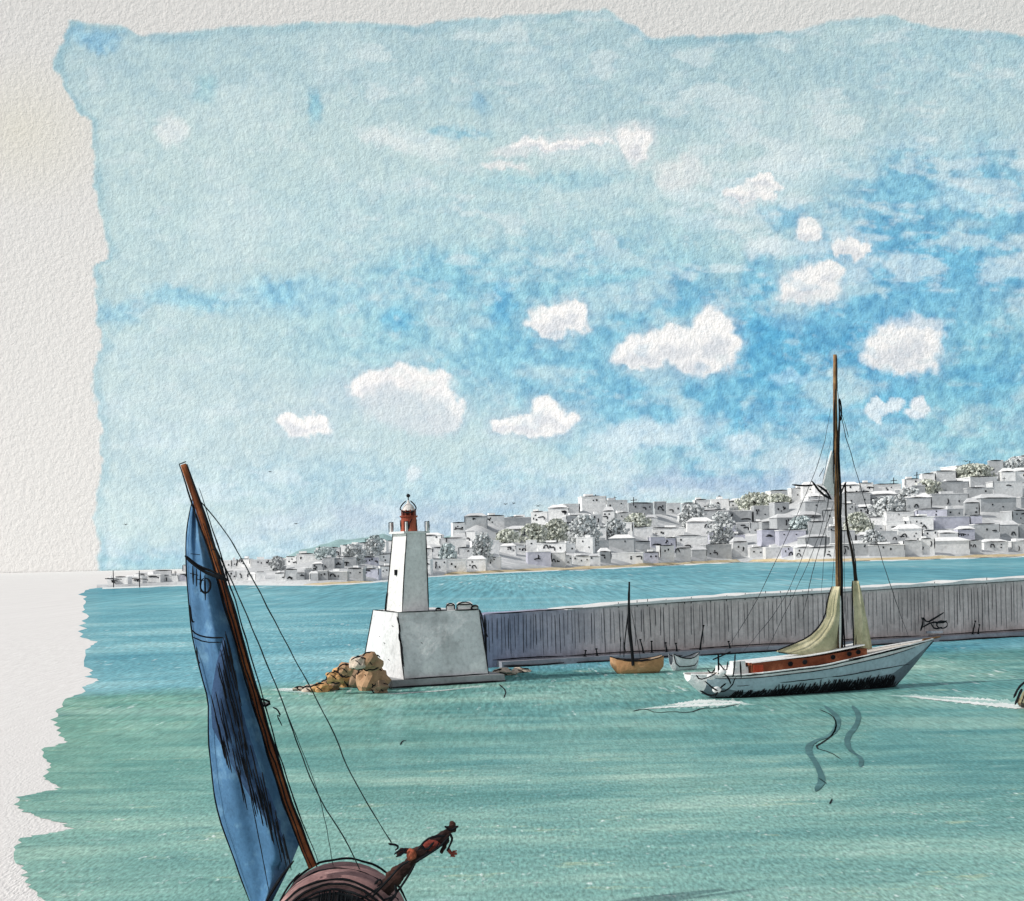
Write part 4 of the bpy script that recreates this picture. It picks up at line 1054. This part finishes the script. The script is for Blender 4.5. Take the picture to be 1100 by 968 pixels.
# ------------------------------------------------------------------ small boats
def small_hull(root, c, L_, B_, Hh, az, mats, sheer_=.3):
    """open rowing-boat hull with thickness; mats = outside, inside"""
    d = Vector((math.cos(az), math.sin(az), 0)); n_ = Vector((math.sin(az), -math.cos(az), 0))
    N = 22; K = 7; V = []; Fc = []; sl_ = []
    for lay in (0, 1):
        for i in range(N+1):
            f = i/N; b = B_/2*(math.sin(math.pi*min(1, f*.93+.07)**.85)**.6 if f < 1 else 0)*(1-.06*lay)+.015
            z_s = Hh*(1+sheer_*(2*f-1)**2); zb = -.12+Hh*.9*max(0, (f-.82)/.18)**1.6+Hh*.55*max(0, (.1-f)/.1)+.05*lay
            u = (f-.5)*L_
            for k in range(-K, K+1):
                g = abs(k)/K; v = b*(1-(1-g)**2.4); z = lerp(zb, z_s, g**1.7); V.append(c+d*u+n_*(v if k > 0 else -v)+Vector((0, 0, z)))
    W = 2*K+1; S = (N+1)*W
    for lay in (0, 1):
        for i in range(N):
            for k in range(W-1):
                a = lay*S+i*W+k; Fc.append((a, a+1, a+W+1, a+W)); sl_.append(lay)
    rim = [i*W for i in range(N+1)]+[N*W+k for k in range(1, W)]+[i*W+W-1 for i in range(N-1, -1, -1)]+list(range(W-2, 0, -1))
    for a, b in zip(rim, rim[1:]+rim[:1]): Fc.append((a, b, b+S, a+S)); sl_.append(0)
    build('hull', V, Fc, mats, root, slots=sl_)
    near = [V[i*W+W-1]+n_*.04 for i in range(N+1)]; farr = [V[i*W] for i in range(N+1)]
    keel = [V[i*W+K+4]+n_*.05 for i in range(N+1)]
    return near, farr, keel, d, n_
def make_small_sail():
    c = G(684, 723); root = empty('sailing_dinghy', c, 'small open orange-brown sailing boat with a bare black mast moored by the breakwater', 'boat')
    br = paint('boat orange brown', '#b98a63', 110, .22, '#cda27c'); ins = paint('boat inside pale', '#c9b39c', 110, .2)
    near, farr, keel, d, n_ = small_hull(root, c, 4.25, 1.7, 1.0, R(4)+math.pi, [br, ins], .35)
    mb = MB(); stroke(mb, near, .06); stroke(mb, farr, .045); stroke(mb, [p for p in keel[:]], .05)
    lo = sorted(near, key=lambda p: p.x); l = lo[0]; r = lo[-1]
    for q in range(5): a = near[3+q*4]; stroke(mb, [a+Vector((0, -.03, -.05)), a+Vector((random.uniform(-.2, .2), -.1, random.uniform(-.5, -.25)))], .04)
    stroke(mb, [near[3]+Vector((0, 0, -.16)), near[11]+Vector((0, -.06, -.2)), near[19]+Vector((0, 0, -.18))], .035)
    stroke(mb, [near[5].lerp(farr[5], .5), near[10].lerp(farr[10], .6), near[16].lerp(farr[16], .4)], .05)
    stroke(mb, [l, l+Vector((.7, -.1, -.75)), l+Vector((1.6, -.15, -.98)), l+Vector((2.6, -.2, -.98)), r+Vector((-.4, -.15, -.9)), r], .06)
    mb.build('ink_outline', INK, root)
    for t in (.3, .62):
        a = near[int(t*22)].lerp(farr[int(t*22)], .5); MB().box(a+Vector((0, 0, -.28)), (.3, 1.25, .06), R(4)).build('thwart', br, root)
    mb = MB(); mb.tube([P(680, 715, 110.5), P(679, 700, 110.5), P(676, 675, 110.5), P(675.5, 650, 110.5), P(676, 625, 110.5)], [.13, .13, .16, .1, .07], 7); mb.build('mast', INK, root)
    mb = MB()
    for ln, r in (([(676, 650), (672, 680), (670, 706)], .05), ([(678, 655), (684, 685), (688, 707)], .025), ([(676, 630), (674.5, 640), (676, 655)], .04), ([(667, 684), (666, 706)], .035), ([(670, 690), (672, 700)], .06)):
        stroke(mb, [P(x, y, 110.5) for x, y in ln], r)
    mb.build('rigging', INK, root)
make_small_sail()
def make_dinghy():
    c = G(736, 719.5); root = empty('rowing_dinghy', c, 'small white dinghy with dark outline between the brown boat and the yacht', 'boat')
    wm = paint('dinghy white', '#d3d6d8', 108, .1); im = paint('dinghy inside grey', '#9fa4a8', 108, .1)
    near, farr, keel, d, n_ = small_hull(root, c, 2.75, 1.25, .95, R(28), [wm, im], .45)
    mb = MB(); stroke(mb, near, .05); stroke(mb, farr, .05); stroke(mb, [near[0], keel[2]+Vector((0, 0, -.1)), keel[10], keel[18], near[-1]], .045); mb.build('ink_outline', INK, root)
    a = near[9].lerp(farr[9], .5); MB().box(a+Vector((0, 0, -.2)), (.28, .95, .06), R(28)).build('thwart', im, root)
make_dinghy()
def make_edge_boat():
    c = G(1131, 760); root = empty('fishing_boat', c, 'beige boat with a cabin cut off by the right edge of the picture', 'boat')
    bm_ = paint('boat beige', '#c8b491', 80, .18); im = paint('boat beige inside', '#a8967a', 80, .18)
    near, farr, keel, d, n_ = small_hull(root, c, 3.9, 1.5, .45, R(0), [paint('edge boat dark', '#4b4640', 80, .3), im], .3)
    mb = MB(); stroke(mb, near, .07); stroke(mb, [near[0], near[0]+Vector((.5, -.1, -.35)), near[4]+Vector((0, -.1, -.42))], .08); mb.build('ink_outline', INK, root)
    v = []
    pr = [(1094, 755), (1098, 744), (1105, 736), (1118, 733), (1130, 741), (1134, 757)]
    for yy in (79.2, 80.4): v += [P(x, y, yy) for x, y in pr]
    n = len(pr); f = [tuple(range(n)), tuple(range(n, 2*n))[::-1]]+[(i, (i+1) % n, n+(i+1) % n, n+i) for i in range(n)]
    sh = MB().add(v, f).build('canopy', bm_, root)
    mb = MB()
    for ln in ([(1089, 750), (1094, 739), (1103, 731), (1118, 729)], [(1090, 757), (1095, 746), (1098, 740)], [(1097, 756), (1101, 745)]): stroke(mb, [P(x, y, 79.0) for x, y in ln], .07)
    mb.build('ink_outline', INK, sh)
make_edge_boat()
# ------------------------------------------------------------------ near boat with the blue sail
DN = 35.0
def make_near():
    base = P(330, 1009, DN); base.z = 0
    root = empty('sailing_boat', base, 'near boat with tall blue sail on a leaning brown spar and carved bow figure', 'sailing boat')
    Q = lambda px, py, dd=0: P(px, py, DN+dd)
    # sail
    left = [(208, 533), (203, 555), (200, 581), (200, 606), (202, 635), (205, 665), (209, 692), (217, 725), (224, 752), (224, 780), (225, 808), (229, 845), (236, 878), (245, 905), (254, 929), (268, 966), (276, 990)]
    rgt = [(209, 533), (216, 556), (223, 580), (231, 604), (240, 632), (250, 665), (258, 695), (266, 722), (272, 746), (280, 772), (288, 798), (298, 832), (306, 860), (314, 885), (321, 908), (312, 930), (283, 988)]
    n = 80; m_ = 26; V = []; Fc = []
    def samp(pl, t): 
        t *= len(pl)-1; i = min(int(t), len(pl)-2); f = t-i; return lerp(pl[i][0], pl[i+1][0], f), lerp(pl[i][1], pl[i+1][1], f)
    def sailpt(px, py, g, side):
        bel = -math.sin(g*math.pi)*.6*min(1, (py-520)/120)
        fold = .12*math.exp(-((px-(232+(py-690)*.29))/9)**2)*(1 if 680 < py < 930 else 0)
        fold += .035*math.sin(g*14+py*.02)+.03*mnoise.noise(Vector((px*.03, py*.02, 0)))
        return Q(px, py, bel-fold*2.4+side*.02+.35)
    for side in (0, 1):
        for i in range(n+1):
            a = samp(left, i/n); b = samp(rgt, i/n)
            for j in range(m_+1):
                g = j/m_; V.append(sailpt(lerp(a[0], b[0], g), lerp(a[1], b[1], g), g, side))
    S = (n+1)*(m_+1)
    for s in (0, 1):
        for i in range(n):
            for j in range(m_):
                a = s*S+i*(m_+1)+j; Fc.append((a, a+1, a+m_+2, a+m_+1))
    rim = [i*(m_+1) for i in range(n+1)]+[n*(m_+1)+j for j in range(1, m_+1)]+[i*(m_+1)+m_ for i in range(n-1, -1, -1)]+[j for j in range(m_-1, 0, -1)]
    for a, b in zip(rim, rim[1:]+rim[:1]): Fc.append((a, b, b+S, a+S))
    blue = paint('sail blue', SAILC[0], DN, .14, SAILC[1], bump=.35)
    sail = build('sail', V, Fc, blue, root, smooth=True)
    fr = -1.35
    mb = MB()
    rn = .034
    stroke(mb, [Q(x-.6, y, .2) for x, y in left], .019, wob=1)
    stroke(mb, [Q(199, 597, fr), Q(206, 604, fr), Q(218, 614, fr), Q(232, 619, fr), Q(246, 624, fr)], .04)
    stroke(mb, [Q(203, 600, fr), Q(215, 609, fr), Q(229, 614, fr), Q(244, 622, fr)], .028)
    stroke(mb, [Q(205, 676, fr), Q(212, 682, fr), Q(224, 685, fr), Q(240, 685, fr)], .02)
    stroke(mb, [Q(206, 684, fr), Q(220, 690, fr), Q(238, 690, fr)], .014)
    for ln in ([(204, 650), (206, 668), (209, 668)], [(211, 695), (213, 712), (215, 712)], [(205, 595), (215, 596)], [(228, 590), (233, 592)]): stroke(mb, [Q(x, y, fr) for x, y in ln], .02)
    stroke(mb, [Q(253, 720, fr), Q(262, 790, fr), Q(268, 850, fr), Q(278, 900, fr), Q(291, 968, fr)], .012)
    mb.build('ink_outline', INKN, sail)
    # emblem near the head of the sail
    mb = MB()
    for ln in ([(207, 608), (207.5, 628)], [(211, 611), (211, 630)], [(204, 616), (213, 618)], [(215, 613), (215.5, 636)], [(211, 622), (219, 624)], [(220, 618), (220.5, 645)]): stroke(mb, [Q(x, y, fr) for x, y in ln], .022)
    ring = [(220.5+5.5*math.cos(a), 629+8*math.sin(a)) for a in np.linspace(-1.6, 4.4, 14)]; stroke(mb, [Q(x, y, fr) for x, y in ring], .026, sm=1)
    mb.build('emblem', INKN, sail)
    # hatched sheet: the fold's shadow painted dark on the sail
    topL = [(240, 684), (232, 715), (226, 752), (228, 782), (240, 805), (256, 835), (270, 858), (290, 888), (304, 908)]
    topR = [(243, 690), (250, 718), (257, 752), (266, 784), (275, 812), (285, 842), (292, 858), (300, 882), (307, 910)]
    V = []; Fc = []; NN = 40; MM = 10
    for side in (0, 1):
        for i in range(NN+1):
            a = samp(topL, i/NN); b = samp(topR, i/NN)
            jag = 5*mnoise.noise(Vector((i*.9, 0, 0)))*(i/NN)
            for j in range(MM+1):
                g = j/MM; px = lerp(a[0]+0*jag, b[0]+jag*.6, g); py = lerp(a[1], b[1], g)
                V.append(Q(px, py, -1.12-.12*math.sin(g*3.14)+side*.03))
    S = (NN+1)*(MM+1)
    for s in (0, 1):
        for i in range(NN):
            for j in range(MM):
                a = s*S+i*(MM+1)+j; Fc.append((a, a+1, a+MM+2, a+MM+1))
    rim = [i*(MM+1) for i in range(NN+1)]+[NN*(MM+1)+j for j in range(1, MM+1)]+[i*(MM+1)+MM for i in range(NN-1, -1, -1)]+[j for j in range(MM-1, 0, -1)]
    for a, b in zip(rim, rim[1:]+rim[:1]): Fc.append((a, b, b+S, a+S))
    patch = build('dark_patch', V, Fc, paint('sail fold shadow blue', '#3a5272', DN, .25, '#4a6a8c'), sail)
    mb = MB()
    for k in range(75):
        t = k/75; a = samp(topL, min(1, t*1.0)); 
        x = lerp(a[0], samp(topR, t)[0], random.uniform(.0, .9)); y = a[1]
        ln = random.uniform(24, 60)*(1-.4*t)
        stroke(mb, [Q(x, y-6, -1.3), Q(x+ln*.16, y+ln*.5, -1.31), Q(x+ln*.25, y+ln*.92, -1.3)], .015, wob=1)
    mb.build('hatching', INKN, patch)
    # spar
    wood = paint('spar brown', '#7d4a31', DN, .4, '#a9683f')
    sp = [Q(197, 499), Q(207, 527), Q(219, 562), Q(240, 628), Q(262, 705), Q(284, 782), Q(305, 850), Q(322, 895), Q(336, 931)]
    mb = MB(); mb.tube(smooth_pts(sp, 1), list(np.linspace(.075, .12, len(smooth_pts(sp, 1)))), 10); spar = mb.build('spar', wood, root, smooth=True)
    mb = MB(); stroke(mb, [p+Vector((.11, -.08, 0)) for p in sp], .035, wob=1.2); stroke(mb, [p+Vector((.17, -.05, .05)) for p in sp[1:]], .018, wob=1.5); stroke(mb, [p+Vector((-.1, -.08, 0)) for p in sp[:]], .026, wob=1.2)
    stroke(mb, [p+Vector((.0, -.12, 0)) for p in sp[2:]], .018, wob=2)
    stroke(mb, [sp[0]+Vector((-.1, -.05, 0)), sp[0]+Vector((.08, -.05, .06))], .03); mb.build('ink_outline', INKN, spar)
    mb = MB(); mb.add([Q(273, 752, -.02), Q(291, 755, -.02), Q(283, 758, -.02), Q(275, 757, -.02), Q(273, 752, .06), Q(291, 755, .06), Q(283, 758, .06), Q(275, 757, .06)],
                      [(0, 1, 2, 3), (7, 6, 5, 4), (0, 4, 5, 1), (1, 5, 6, 2), (2, 6, 7, 3), (3, 7, 4, 0)]); mb.build('pennant', paint('pennant white', '#d8dcda', DN, .1), root)
    mb = MB(); stroke(mb, [Q(272, 752, -.05), Q(282, 751, -.05), Q(292, 755, -.05), Q(284, 759, -.05), Q(278, 756, -.05)], .03); stroke(mb, [Q(293, 760, -.1), Q(298, 762, -.1), Q(302, 770, -.1), Q(297, 768, -.1), Q(303, 780, -.1)], .02); mb.build('ink_outline', INKN, root)
    # ropes
    for ln, r in (([(212, 535), (240, 566), (271, 621), (315, 705), (359, 787), (374, 827), (399, 871), (420, 905)], .012), ([(230, 585), (253, 631), (286, 712), (302, 748), (320, 800), (342, 857), (366, 893), (388, 937)], .013),
                  ([(300, 745), (322, 800), (345, 858), (358, 930)], .007)):
        mb = MB(); stroke(mb, [Q(x, y) for x, y in ln], r*1.25, wob=1.2, taper=False, sm=2); mb.build('rope', paint('rope near ink', '#23302f', DN, .2, bump=0), root)
    # hull: a round turtle-backed bow, planked
    pink = paint('hull pink brown', '#967573', DN, .3, '#b8938e'); dkin = paint('hull inner shade', '#574a4c', DN, .3)
    cx = Q(366, 1009); cx.z = 0; Rx = 1.72; top = zat(366, 931, DN)
    V = []; Fc = []; N = 30; K = 24
    for i in range(N+1):
        f = i/N; yy = lerp(-.9, 2.3, f); b = min(1, (1.02-f)/.55)**.5
        for k in range(K+1):
            a = math.pi*k/K
            x = math.cos(a)*Rx*b; z = math.sin(a)**.85*top*(.35+.65*b)
            V.append(cx+Vector((x, yy, z)))
        
    for i in range(N):
        for k in range(K):
            a = i*(K+1)+k; Fc.append((a, a+1, a+K+2, a+K+1))
    Fc.append(tuple(range(K+1))); Fc.append(tuple(N*(K+1)+k for k in range(K, -1, -1)))
    # flared lower hull
    n0 = len(V)
    for i in range(N+1):
        f = i/N; yy = lerp(-.9, 2.3, f); b = min(1, (1.02-f)/.55)**.5
        V += [cx+Vector((Rx*b*.8, yy, -.5)), cx+Vector((-Rx*b*.8, yy, -.5))]
    for i in range(N):
        Fc.append((i*(K+1), (i+1)*(K+1), n0+2*(i+1), n0+2*i)); Fc.append((i*(K+1)+K, (i+1)*(K+1)+K, n0+2*(i+1)+1, n0+2*i+1))
    hull = build('hull', V, Fc, pink, root, smooth=True)
    # rim arch, and a dark face with painted shade as the near-end recess
    def arch(rx, tz, y, a0=0, a1=math.pi, n=24): return [cx+Vector((math.cos(a)*rx, y, math.sin(a)**.9*tz)) for a in np.linspace(a0, a1, n)]
    mb = MB(); mb.tube(arch(1.6, top*.92, -.86), .13, 8); mb.build('rim', pink, root, smooth=True)
    outer = arch(1.42, top*.78, -.98); outer2 = arch(1.42, top*.78, -.5)
    n = len(outer); mb = MB().add(outer+outer2, [tuple(range(n)), tuple(range(n, 2*n))[::-1]]+[(i, i+1, n+i+1, n+i) for i in range(n-1)]); mb.build('opening_shade', dkin, root)
    mb = MB()
    for rx, tz, y in ((1.73, top*1.01, .9), (1.73, top*1.0, -.2), (1.66, top*.96, -.98), (1.55, top*.9, -1.0), (1.48, top*.83, -1.03), (1.42, top*.79, -1.05), (1.25, top*.66, -1.05)):
        stroke(mb, arch(rx, tz, y, random.uniform(.05, .6), random.uniform(2.6, 3.1), 16), .03, wob=1.4)
    for k in range(80):
        a = random.uniform(.5, 2.75); x = math.cos(a)*1.3; z = math.sin(a)*top*.82; stroke(mb, [cx+Vector((x, -1.06, z)), cx+Vector((x-.05, -1.08, z-random.uniform(.2, .5)))], .025, wob=1)
    for k in range(9):
        a = random.uniform(.6, 2.4); stroke(mb, [cx+Vector((math.cos(a)*1.7, -.5, math.sin(a)*top*1.0)), cx+Vector((math.cos(a)*1.66, -.95, math.sin(a)*top*.94))], .022)
    mb.build('ink_outline', INKN, hull)
    # sheet and tack lines at the sail foot
    mb = MB(); stroke(mb, [Q(315, 925, -.6), Q(300, 945, -.6), Q(286, 968, -.6), Q(276, 992, -.6)], .035, wob=1); stroke(mb, [Q(322, 938, -.6), Q(308, 955, -.6), Q(298, 972, -.6)], .03, wob=1); mb.build('sheet', INKN, root)
    # ---------- figurehead: a carved, leaning figure
    dk = paint('figure dark wood', '#2e211f', DN, .35, '#4b332d'); rd = paint('figure red', '#7c3b33', DN, .35, '#9a5141')
    me = bpy.data.meshes.new('figurehead'); fo = bpy.data.objects.new('figurehead', me); COL.objects.link(fo)
    nodes = [((385, 985), .28), ((408, 960), .24), ((425, 943), .18), ((438, 930), .15), ((446, 920), .13), ((458, 911), .15), ((470, 903), .14), ((479, 897), .12), ((483, 891), .07), ((486, 886), .085), ((488, 883), .07),
             ((424, 934), .1), ((415, 946), .08), ((480, 904), .06), ((477, 911), .045), ((474, 917), .04), ((440, 915), .08), ((432, 913), .06), ((428, 919), .05)]
    edges = [(0, 1), (1, 2), (2, 3), (3, 4), (4, 5), (5, 6), (6, 7), (7, 8), (8, 9), (9, 10), (3, 11), (11, 12), (7, 13), (13, 14), (14, 15), (4, 16), (16, 17), (17, 18)]
    mi_ = Minv(root)
    me.from_pydata([tuple(mi_ @ Q(p[0], p[1], -.6)) for p, r in nodes], edges, []); fo.parent = root
    sk = fo.modifiers.new('skin', 'SKIN'); me.materials.append(dk)
    for v, (p, r) in zip(me.skin_vertices[0].data, nodes): v.radius = (r, r)
    me.skin_vertices[0].data[0].use_root = True
    sb = fo.modifiers.new('sub', 'SUBSURF'); sb.levels = 2; sb.render_levels = 2
    tx = bpy.data.textures.new('carving', 'CLOUDS'); tx.noise_scale = .16; dm = fo.modifiers.new('carve', 'DISPLACE'); dm.texture = tx; dm.strength = .12
    def lump(px, py, rx, rz, name, mat, dd=-.7, par=fo, seed=0):
        bm = bmesh.new(); bmesh.ops.create_icosphere(bm, subdivisions=3, radius=1); c = Q(px, py, dd); mi2 = Minv(par)
        for v in bm.verts:
            k = 1+.25*mnoise.noise(v.co*1.8+Vector((seed, 0, 0))); v.co = mi2 @ (c+Vector((v.co.x*rx*k, v.co.y*min(rx, rz)*k, v.co.z*rz*k)))
        m3 = bpy.data.meshes.new(name); bm.to_mesh(m3); bm.free(); m3.materials.append(mat); o = bpy.data.objects.new(name, m3); COL.objects.link(o); o.parent = par; return o
    lump(486, 890, .10, .10, 'head', dk, -.75, fo, 3); 
    mb = MB(); mb.add([Q(477, 888, -.9), Q(484, 893, -.9), Q(489, 890, -.9), Q(492, 887, -.9), Q(483, 887, -.9), Q(477, 888, -.6), Q(484, 893, -.6), Q(489, 890, -.6), Q(492, 887, -.6), Q(483, 887, -.6)],
                      [(0, 1, 2, 3, 4), (9, 8, 7, 6, 5), (0, 5, 6, 1), (1, 6, 7, 2), (2, 7, 8, 3), (3, 8, 9, 4), (4, 9, 5, 0)]); mb.build('hat', dk, fo)
    lump(463, 908, .24, .13, 'red_robe', rd, -.78, fo, 5); lump(442, 918, .12, .15, 'collar', paint('figure orange', '#a0563f', DN, .2), -.85, fo, 9)
    mb = MB(); mb.tube([Q(481, 912, -.8), Q(485, 917, -.8), Q(491, 917, -.8)], [.05, .045, .03], 6); mb.tube([Q(484, 919, -.8), Q(489, 920, -.8)], [.035, .02], 5); mb.tube([Q(486, 915, -.8), Q(491, 914, -.8)], [.03, .015], 5); mb.build('hand', rd, fo)
    mb = MB()
    for ln in ([(448, 914), (458, 902), (468, 898), (478, 898)], [(446, 926), (460, 918), (474, 908), (482, 900)], [(482, 896), (486, 902), (484, 908), (480, 915)], [(424, 918), (430, 912), (437, 911), (433, 919), (426, 921)], [(417, 907), (424, 907), (429, 911), (424, 913)],
               [(400, 965), (415, 948), (430, 930), (440, 924)], [(412, 975), (426, 958), (438, 940), (446, 928)], [(402, 950), (408, 944), (411, 948), (405, 952)], [(378, 975), (395, 962), (412, 952)], [(388, 985), (405, 970), (425, 962)], [(477, 888), (484, 893), (492, 887)], [(452, 908), (458, 914), (466, 904)], [(455, 921), (461, 911)], [(466, 914), (470, 905)],
               [(420, 960), (428, 966)], [(424, 950), (426, 962), (420, 970)]):
        stroke(mb, [Q(x, y, -.98) for x, y in ln], .028, wob=1.3)
    mb.build('ink_outline', INKN, fo)
SAILC = ['#4d7497', '#6a92b0']
make_near()
# ------------------------------------------------------------------ foam, wakes, ripples, painted mast reflections
fm = paint('foam pale', '#a9c7c1', 60, .16, '#bdd4cd')
def foam(name, pts, seed, n=60):
    """ragged flat foam strip along a pixel line: (x, y, half height)"""
    V = []; Fc = []; sl_ = []; rs = random.Random(seed); n = 150
    for lay in range(6):
        t0 = rs.uniform(0, .35) if lay else 0; t1 = rs.uniform(.65, 1) if lay else 1; base = len(V); dy = rs.uniform(-1, 1)*(.6 if lay else 0)
        for i in range(n+1):
            g = i/n; t = lerp(t0, t1, g)*(len(pts)-1); k = min(int(t), len(pts)-2); f = t-k
            x = lerp(pts[k][0], pts[k+1][0], f); y = lerp(pts[k][1], pts[k+1][1], f); h = lerp(pts[k][2], pts[k+1][2], f)
            e = min(1, 6*min(g, 1-g)+.05); hh = h*(.75 if lay == 0 else .28)*e
            j = [mnoise.noise(Vector((i*.16, seed+q*7, lay)))+.6*mnoise.noise(Vector((i*.5, seed+q*5, lay))) for q in (0, 1)]
            V += [G(x, y+dy*h-hh*max(.08, 1+1.1*j[0]), .006+.004*lay), G(x, y+dy*h+hh*max(.08, 1+1.1*j[1]), .006+.004*lay)]
        for i in range(n): Fc.append((base+2*i, base+2*i+2, base+2*i+3, base+2*i+1)); sl_.append(0 if lay == 0 else (1 if lay % 2 else 0))
    return tag(build(name, V, Fc, [fm, fm2], slots=sl_), kind='structure')
fm2 = paint('foam bright', '#dfe6e3', 60, .12, '#ecefed')
foam('wake', [(684, 762, .3), (715, 759, 2.2), (750, 756, 5), (785, 755, 4.5), (812, 757, .6)], 1)
foam('wake', [(948, 747, .5), (985, 748, 2.2), (1020, 751, 3), (1060, 754, 4.5), (1092, 757, 5), (1130, 760, 3)], 2)
foam('foam', [(288, 741, .6), (305, 741, 2.2), (322, 742, 3), (340, 747, 1)], 3)
foam('foam', [(410, 746, .4), (470, 742, .8), (520, 737, .6)], 4)
def ripple(lines, lab, w_=1.3, mat=None, grp=None):  # also lays the painted mast reflections below the yacht
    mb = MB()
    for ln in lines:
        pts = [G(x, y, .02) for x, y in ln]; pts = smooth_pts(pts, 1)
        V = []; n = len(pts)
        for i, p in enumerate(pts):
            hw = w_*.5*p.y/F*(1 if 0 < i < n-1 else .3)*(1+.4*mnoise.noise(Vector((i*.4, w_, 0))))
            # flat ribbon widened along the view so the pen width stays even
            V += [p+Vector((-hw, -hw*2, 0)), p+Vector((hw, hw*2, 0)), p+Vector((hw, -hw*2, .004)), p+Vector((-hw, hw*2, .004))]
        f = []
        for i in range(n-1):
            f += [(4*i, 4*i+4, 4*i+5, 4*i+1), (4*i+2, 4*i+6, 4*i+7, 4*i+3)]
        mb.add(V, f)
    o = mb.build('ripple', mat or INK); tag(o, lab, 'ripple', grp); return o  # the painted mast reflections get this object name too
rg_ = 'dark ripple lines and painted mast reflections on the harbour water'
grey = paint('mast reflection grey green', '#4a7072', 80, .3, bump=0)  # colour of the mast reflections, painted as flat strips on the water
ripple([[(886, 758), (900, 770), (900, 780), (893, 790), (872, 797), (867, 806), (878, 822), (884, 838), (876, 850)]], 'wavy grey-green painted mast reflection trailing down below the yacht masts', 4.6, grey, rg_)
ripple([[(916, 758), (923, 768), (920, 780), (909, 792), (912, 806), (926, 814), (924, 824)]], 'second wavy painted mast reflection right of the longer one below the yacht', 4.0, grey, rg_)
ripple([[(880, 762), (894, 768), (899, 777), (896, 788), (886, 796), (874, 803), (892, 808), (904, 816)], [(880, 836), (888, 842)]], 'thin black zigzag line of the painted mast reflection below the yacht hull', 1.3, None, rg_)  # ink line of the same painted reflection
ripple([[(680, 764), (692, 761), (706, 766), (722, 764), (740, 766), (756, 760), (772, 761), (795, 756)]], 'black wavy line along the yacht wake at its stern', 1.4, None, rg_)
ripple([[(430, 800), (432, 796), (436, 795)]], 'tiny black tick on the water below the lighthouse', 1.4, None, rg_)
ripple([[(536, 735), (544, 742), (541, 750)]], 'short black curl on the water right of the pedestal', 1.3, None, rg_)
ripple([[(891, 864), (894, 858)]], 'tiny black dash on the water well below the yacht', 1.0, None, rg_)
ripple([[(118, 633), (132, 632.2), (150, 631.5)], [(160, 630.5), (186, 629.5)]], 'thin dark line along the far left shore', 1.2, INKF, rg_)
ripple([[(471, 622), (490, 623.2), (508, 623)]], 'thin dark line on the far water right of the lighthouse', 1.0, INKF, rg_)
ripple([[(742, 612), (760, 613), (790, 611)], [(742, 612), (770, 610)]], 'thin looped dark line on the far water left of the yacht', 1.0, INKF, rg_)
# far shore pen line below the beach
mb = MB()
for a, b in ((600, 640), (700, 735), (775, 870), (905, 935), (975, 1010), (1040, 1098)):
    stroke(mb, [G(x, interp(x, SH)+.9, .06) for x in np.linspace(a, b, 5)], .28)
tag(mb.build('tide_line', INKF), kind='structure')
# ------------------------------------------------------------------ birds, spit cross
def bird(px, py, D, sz, lab):
    c = P(px, py, D); s = D/F; o = empty('bird', c, lab, 'bird', 'birds over the far shore')
    MB().tube([(-sz*.35*s, 0, 0), (0, 0, .15*s*sz*.3), (sz*.3*s, 0, .1*s)], [.1*s, .34*s, .15*s], 6).build('body', INKF, o, world=False)
    for sg in (-1, 1):
        MB().tube([(0, 0, .2*s), (sg*sz*.3*s, .4*s, sz*.28*s), (sg*sz*.75*s, .6*s, sz*.08*s)], [.3*s, .26*s, .08*s], 5).build('wing', INKF, o, world=False)
for b in ((543, 542, 800, 4, 'small dark bird leftmost above the houses right of the lighthouse'), (552, 541, 800, 3, 'tiny dark bird second from left above the roofs'), (578, 544, 800, 6, 'larger dark bird gliding above the roof cluster'),
          (290, 507, 700, 3, 'tiny dark bird in the sky above the left shore'), (318, 563, 700, 3.5, 'tiny dark bird low over the left hill'), (135, 564, 600, 4, 'dark bird near the left margin of the sky'), (1038, 496, 1000, 5, 'dark bird over the right skyline')):
    bird(*b)
for px, lab, w_ in ((122, 'small dark cross-shaped beacon at the tip of the far left spit', 9), (150, 'dark forked beacon on the far left spit right of the cross', 8)):
    p = G(px, 631); s = p.y/F; o = empty('beacon', p, lab, 'beacon', 'beacons on the left spit')
    MB().tube([(0, 0, -.5), (0, 0, 18*s)], [.6*s, .45*s], 6).build('mast', INKF, o, world=False)
    MB().tube([(-w_*s, 0, 9.5*s), (w_*s, 0, 8.5*s)], .5*s, 5).build('crossarm', INKF, o, world=False)
# skyline antennas
for px, lab in ((640, 'thin forked antenna on the roofs above the brown boat'), (681, 'bent antenna on the skyline right of the forked one'), (1043, 'cross antenna on the right skyline'), (961, 'antenna above the houses right of the mast'), (986, 'short antenna left of the cross one')):
    p = land(px, 1.0); s = p.y/F; p.z += hpx(px)*s*.8; p.y += 3; o = empty('antenna', p, lab, 'antenna', 'antennas on the far roofs')
    MB().tube([(0, 0, -1), (.3*s, 0, 8*s)], .5*s, 5).build('pole', INKF, o, world=False)
    MB().tube([(-3*s, 0, 4.5*s), (4*s, 0, 5*s)], .4*s, 5).build('crossbar', INKF, o, world=False)
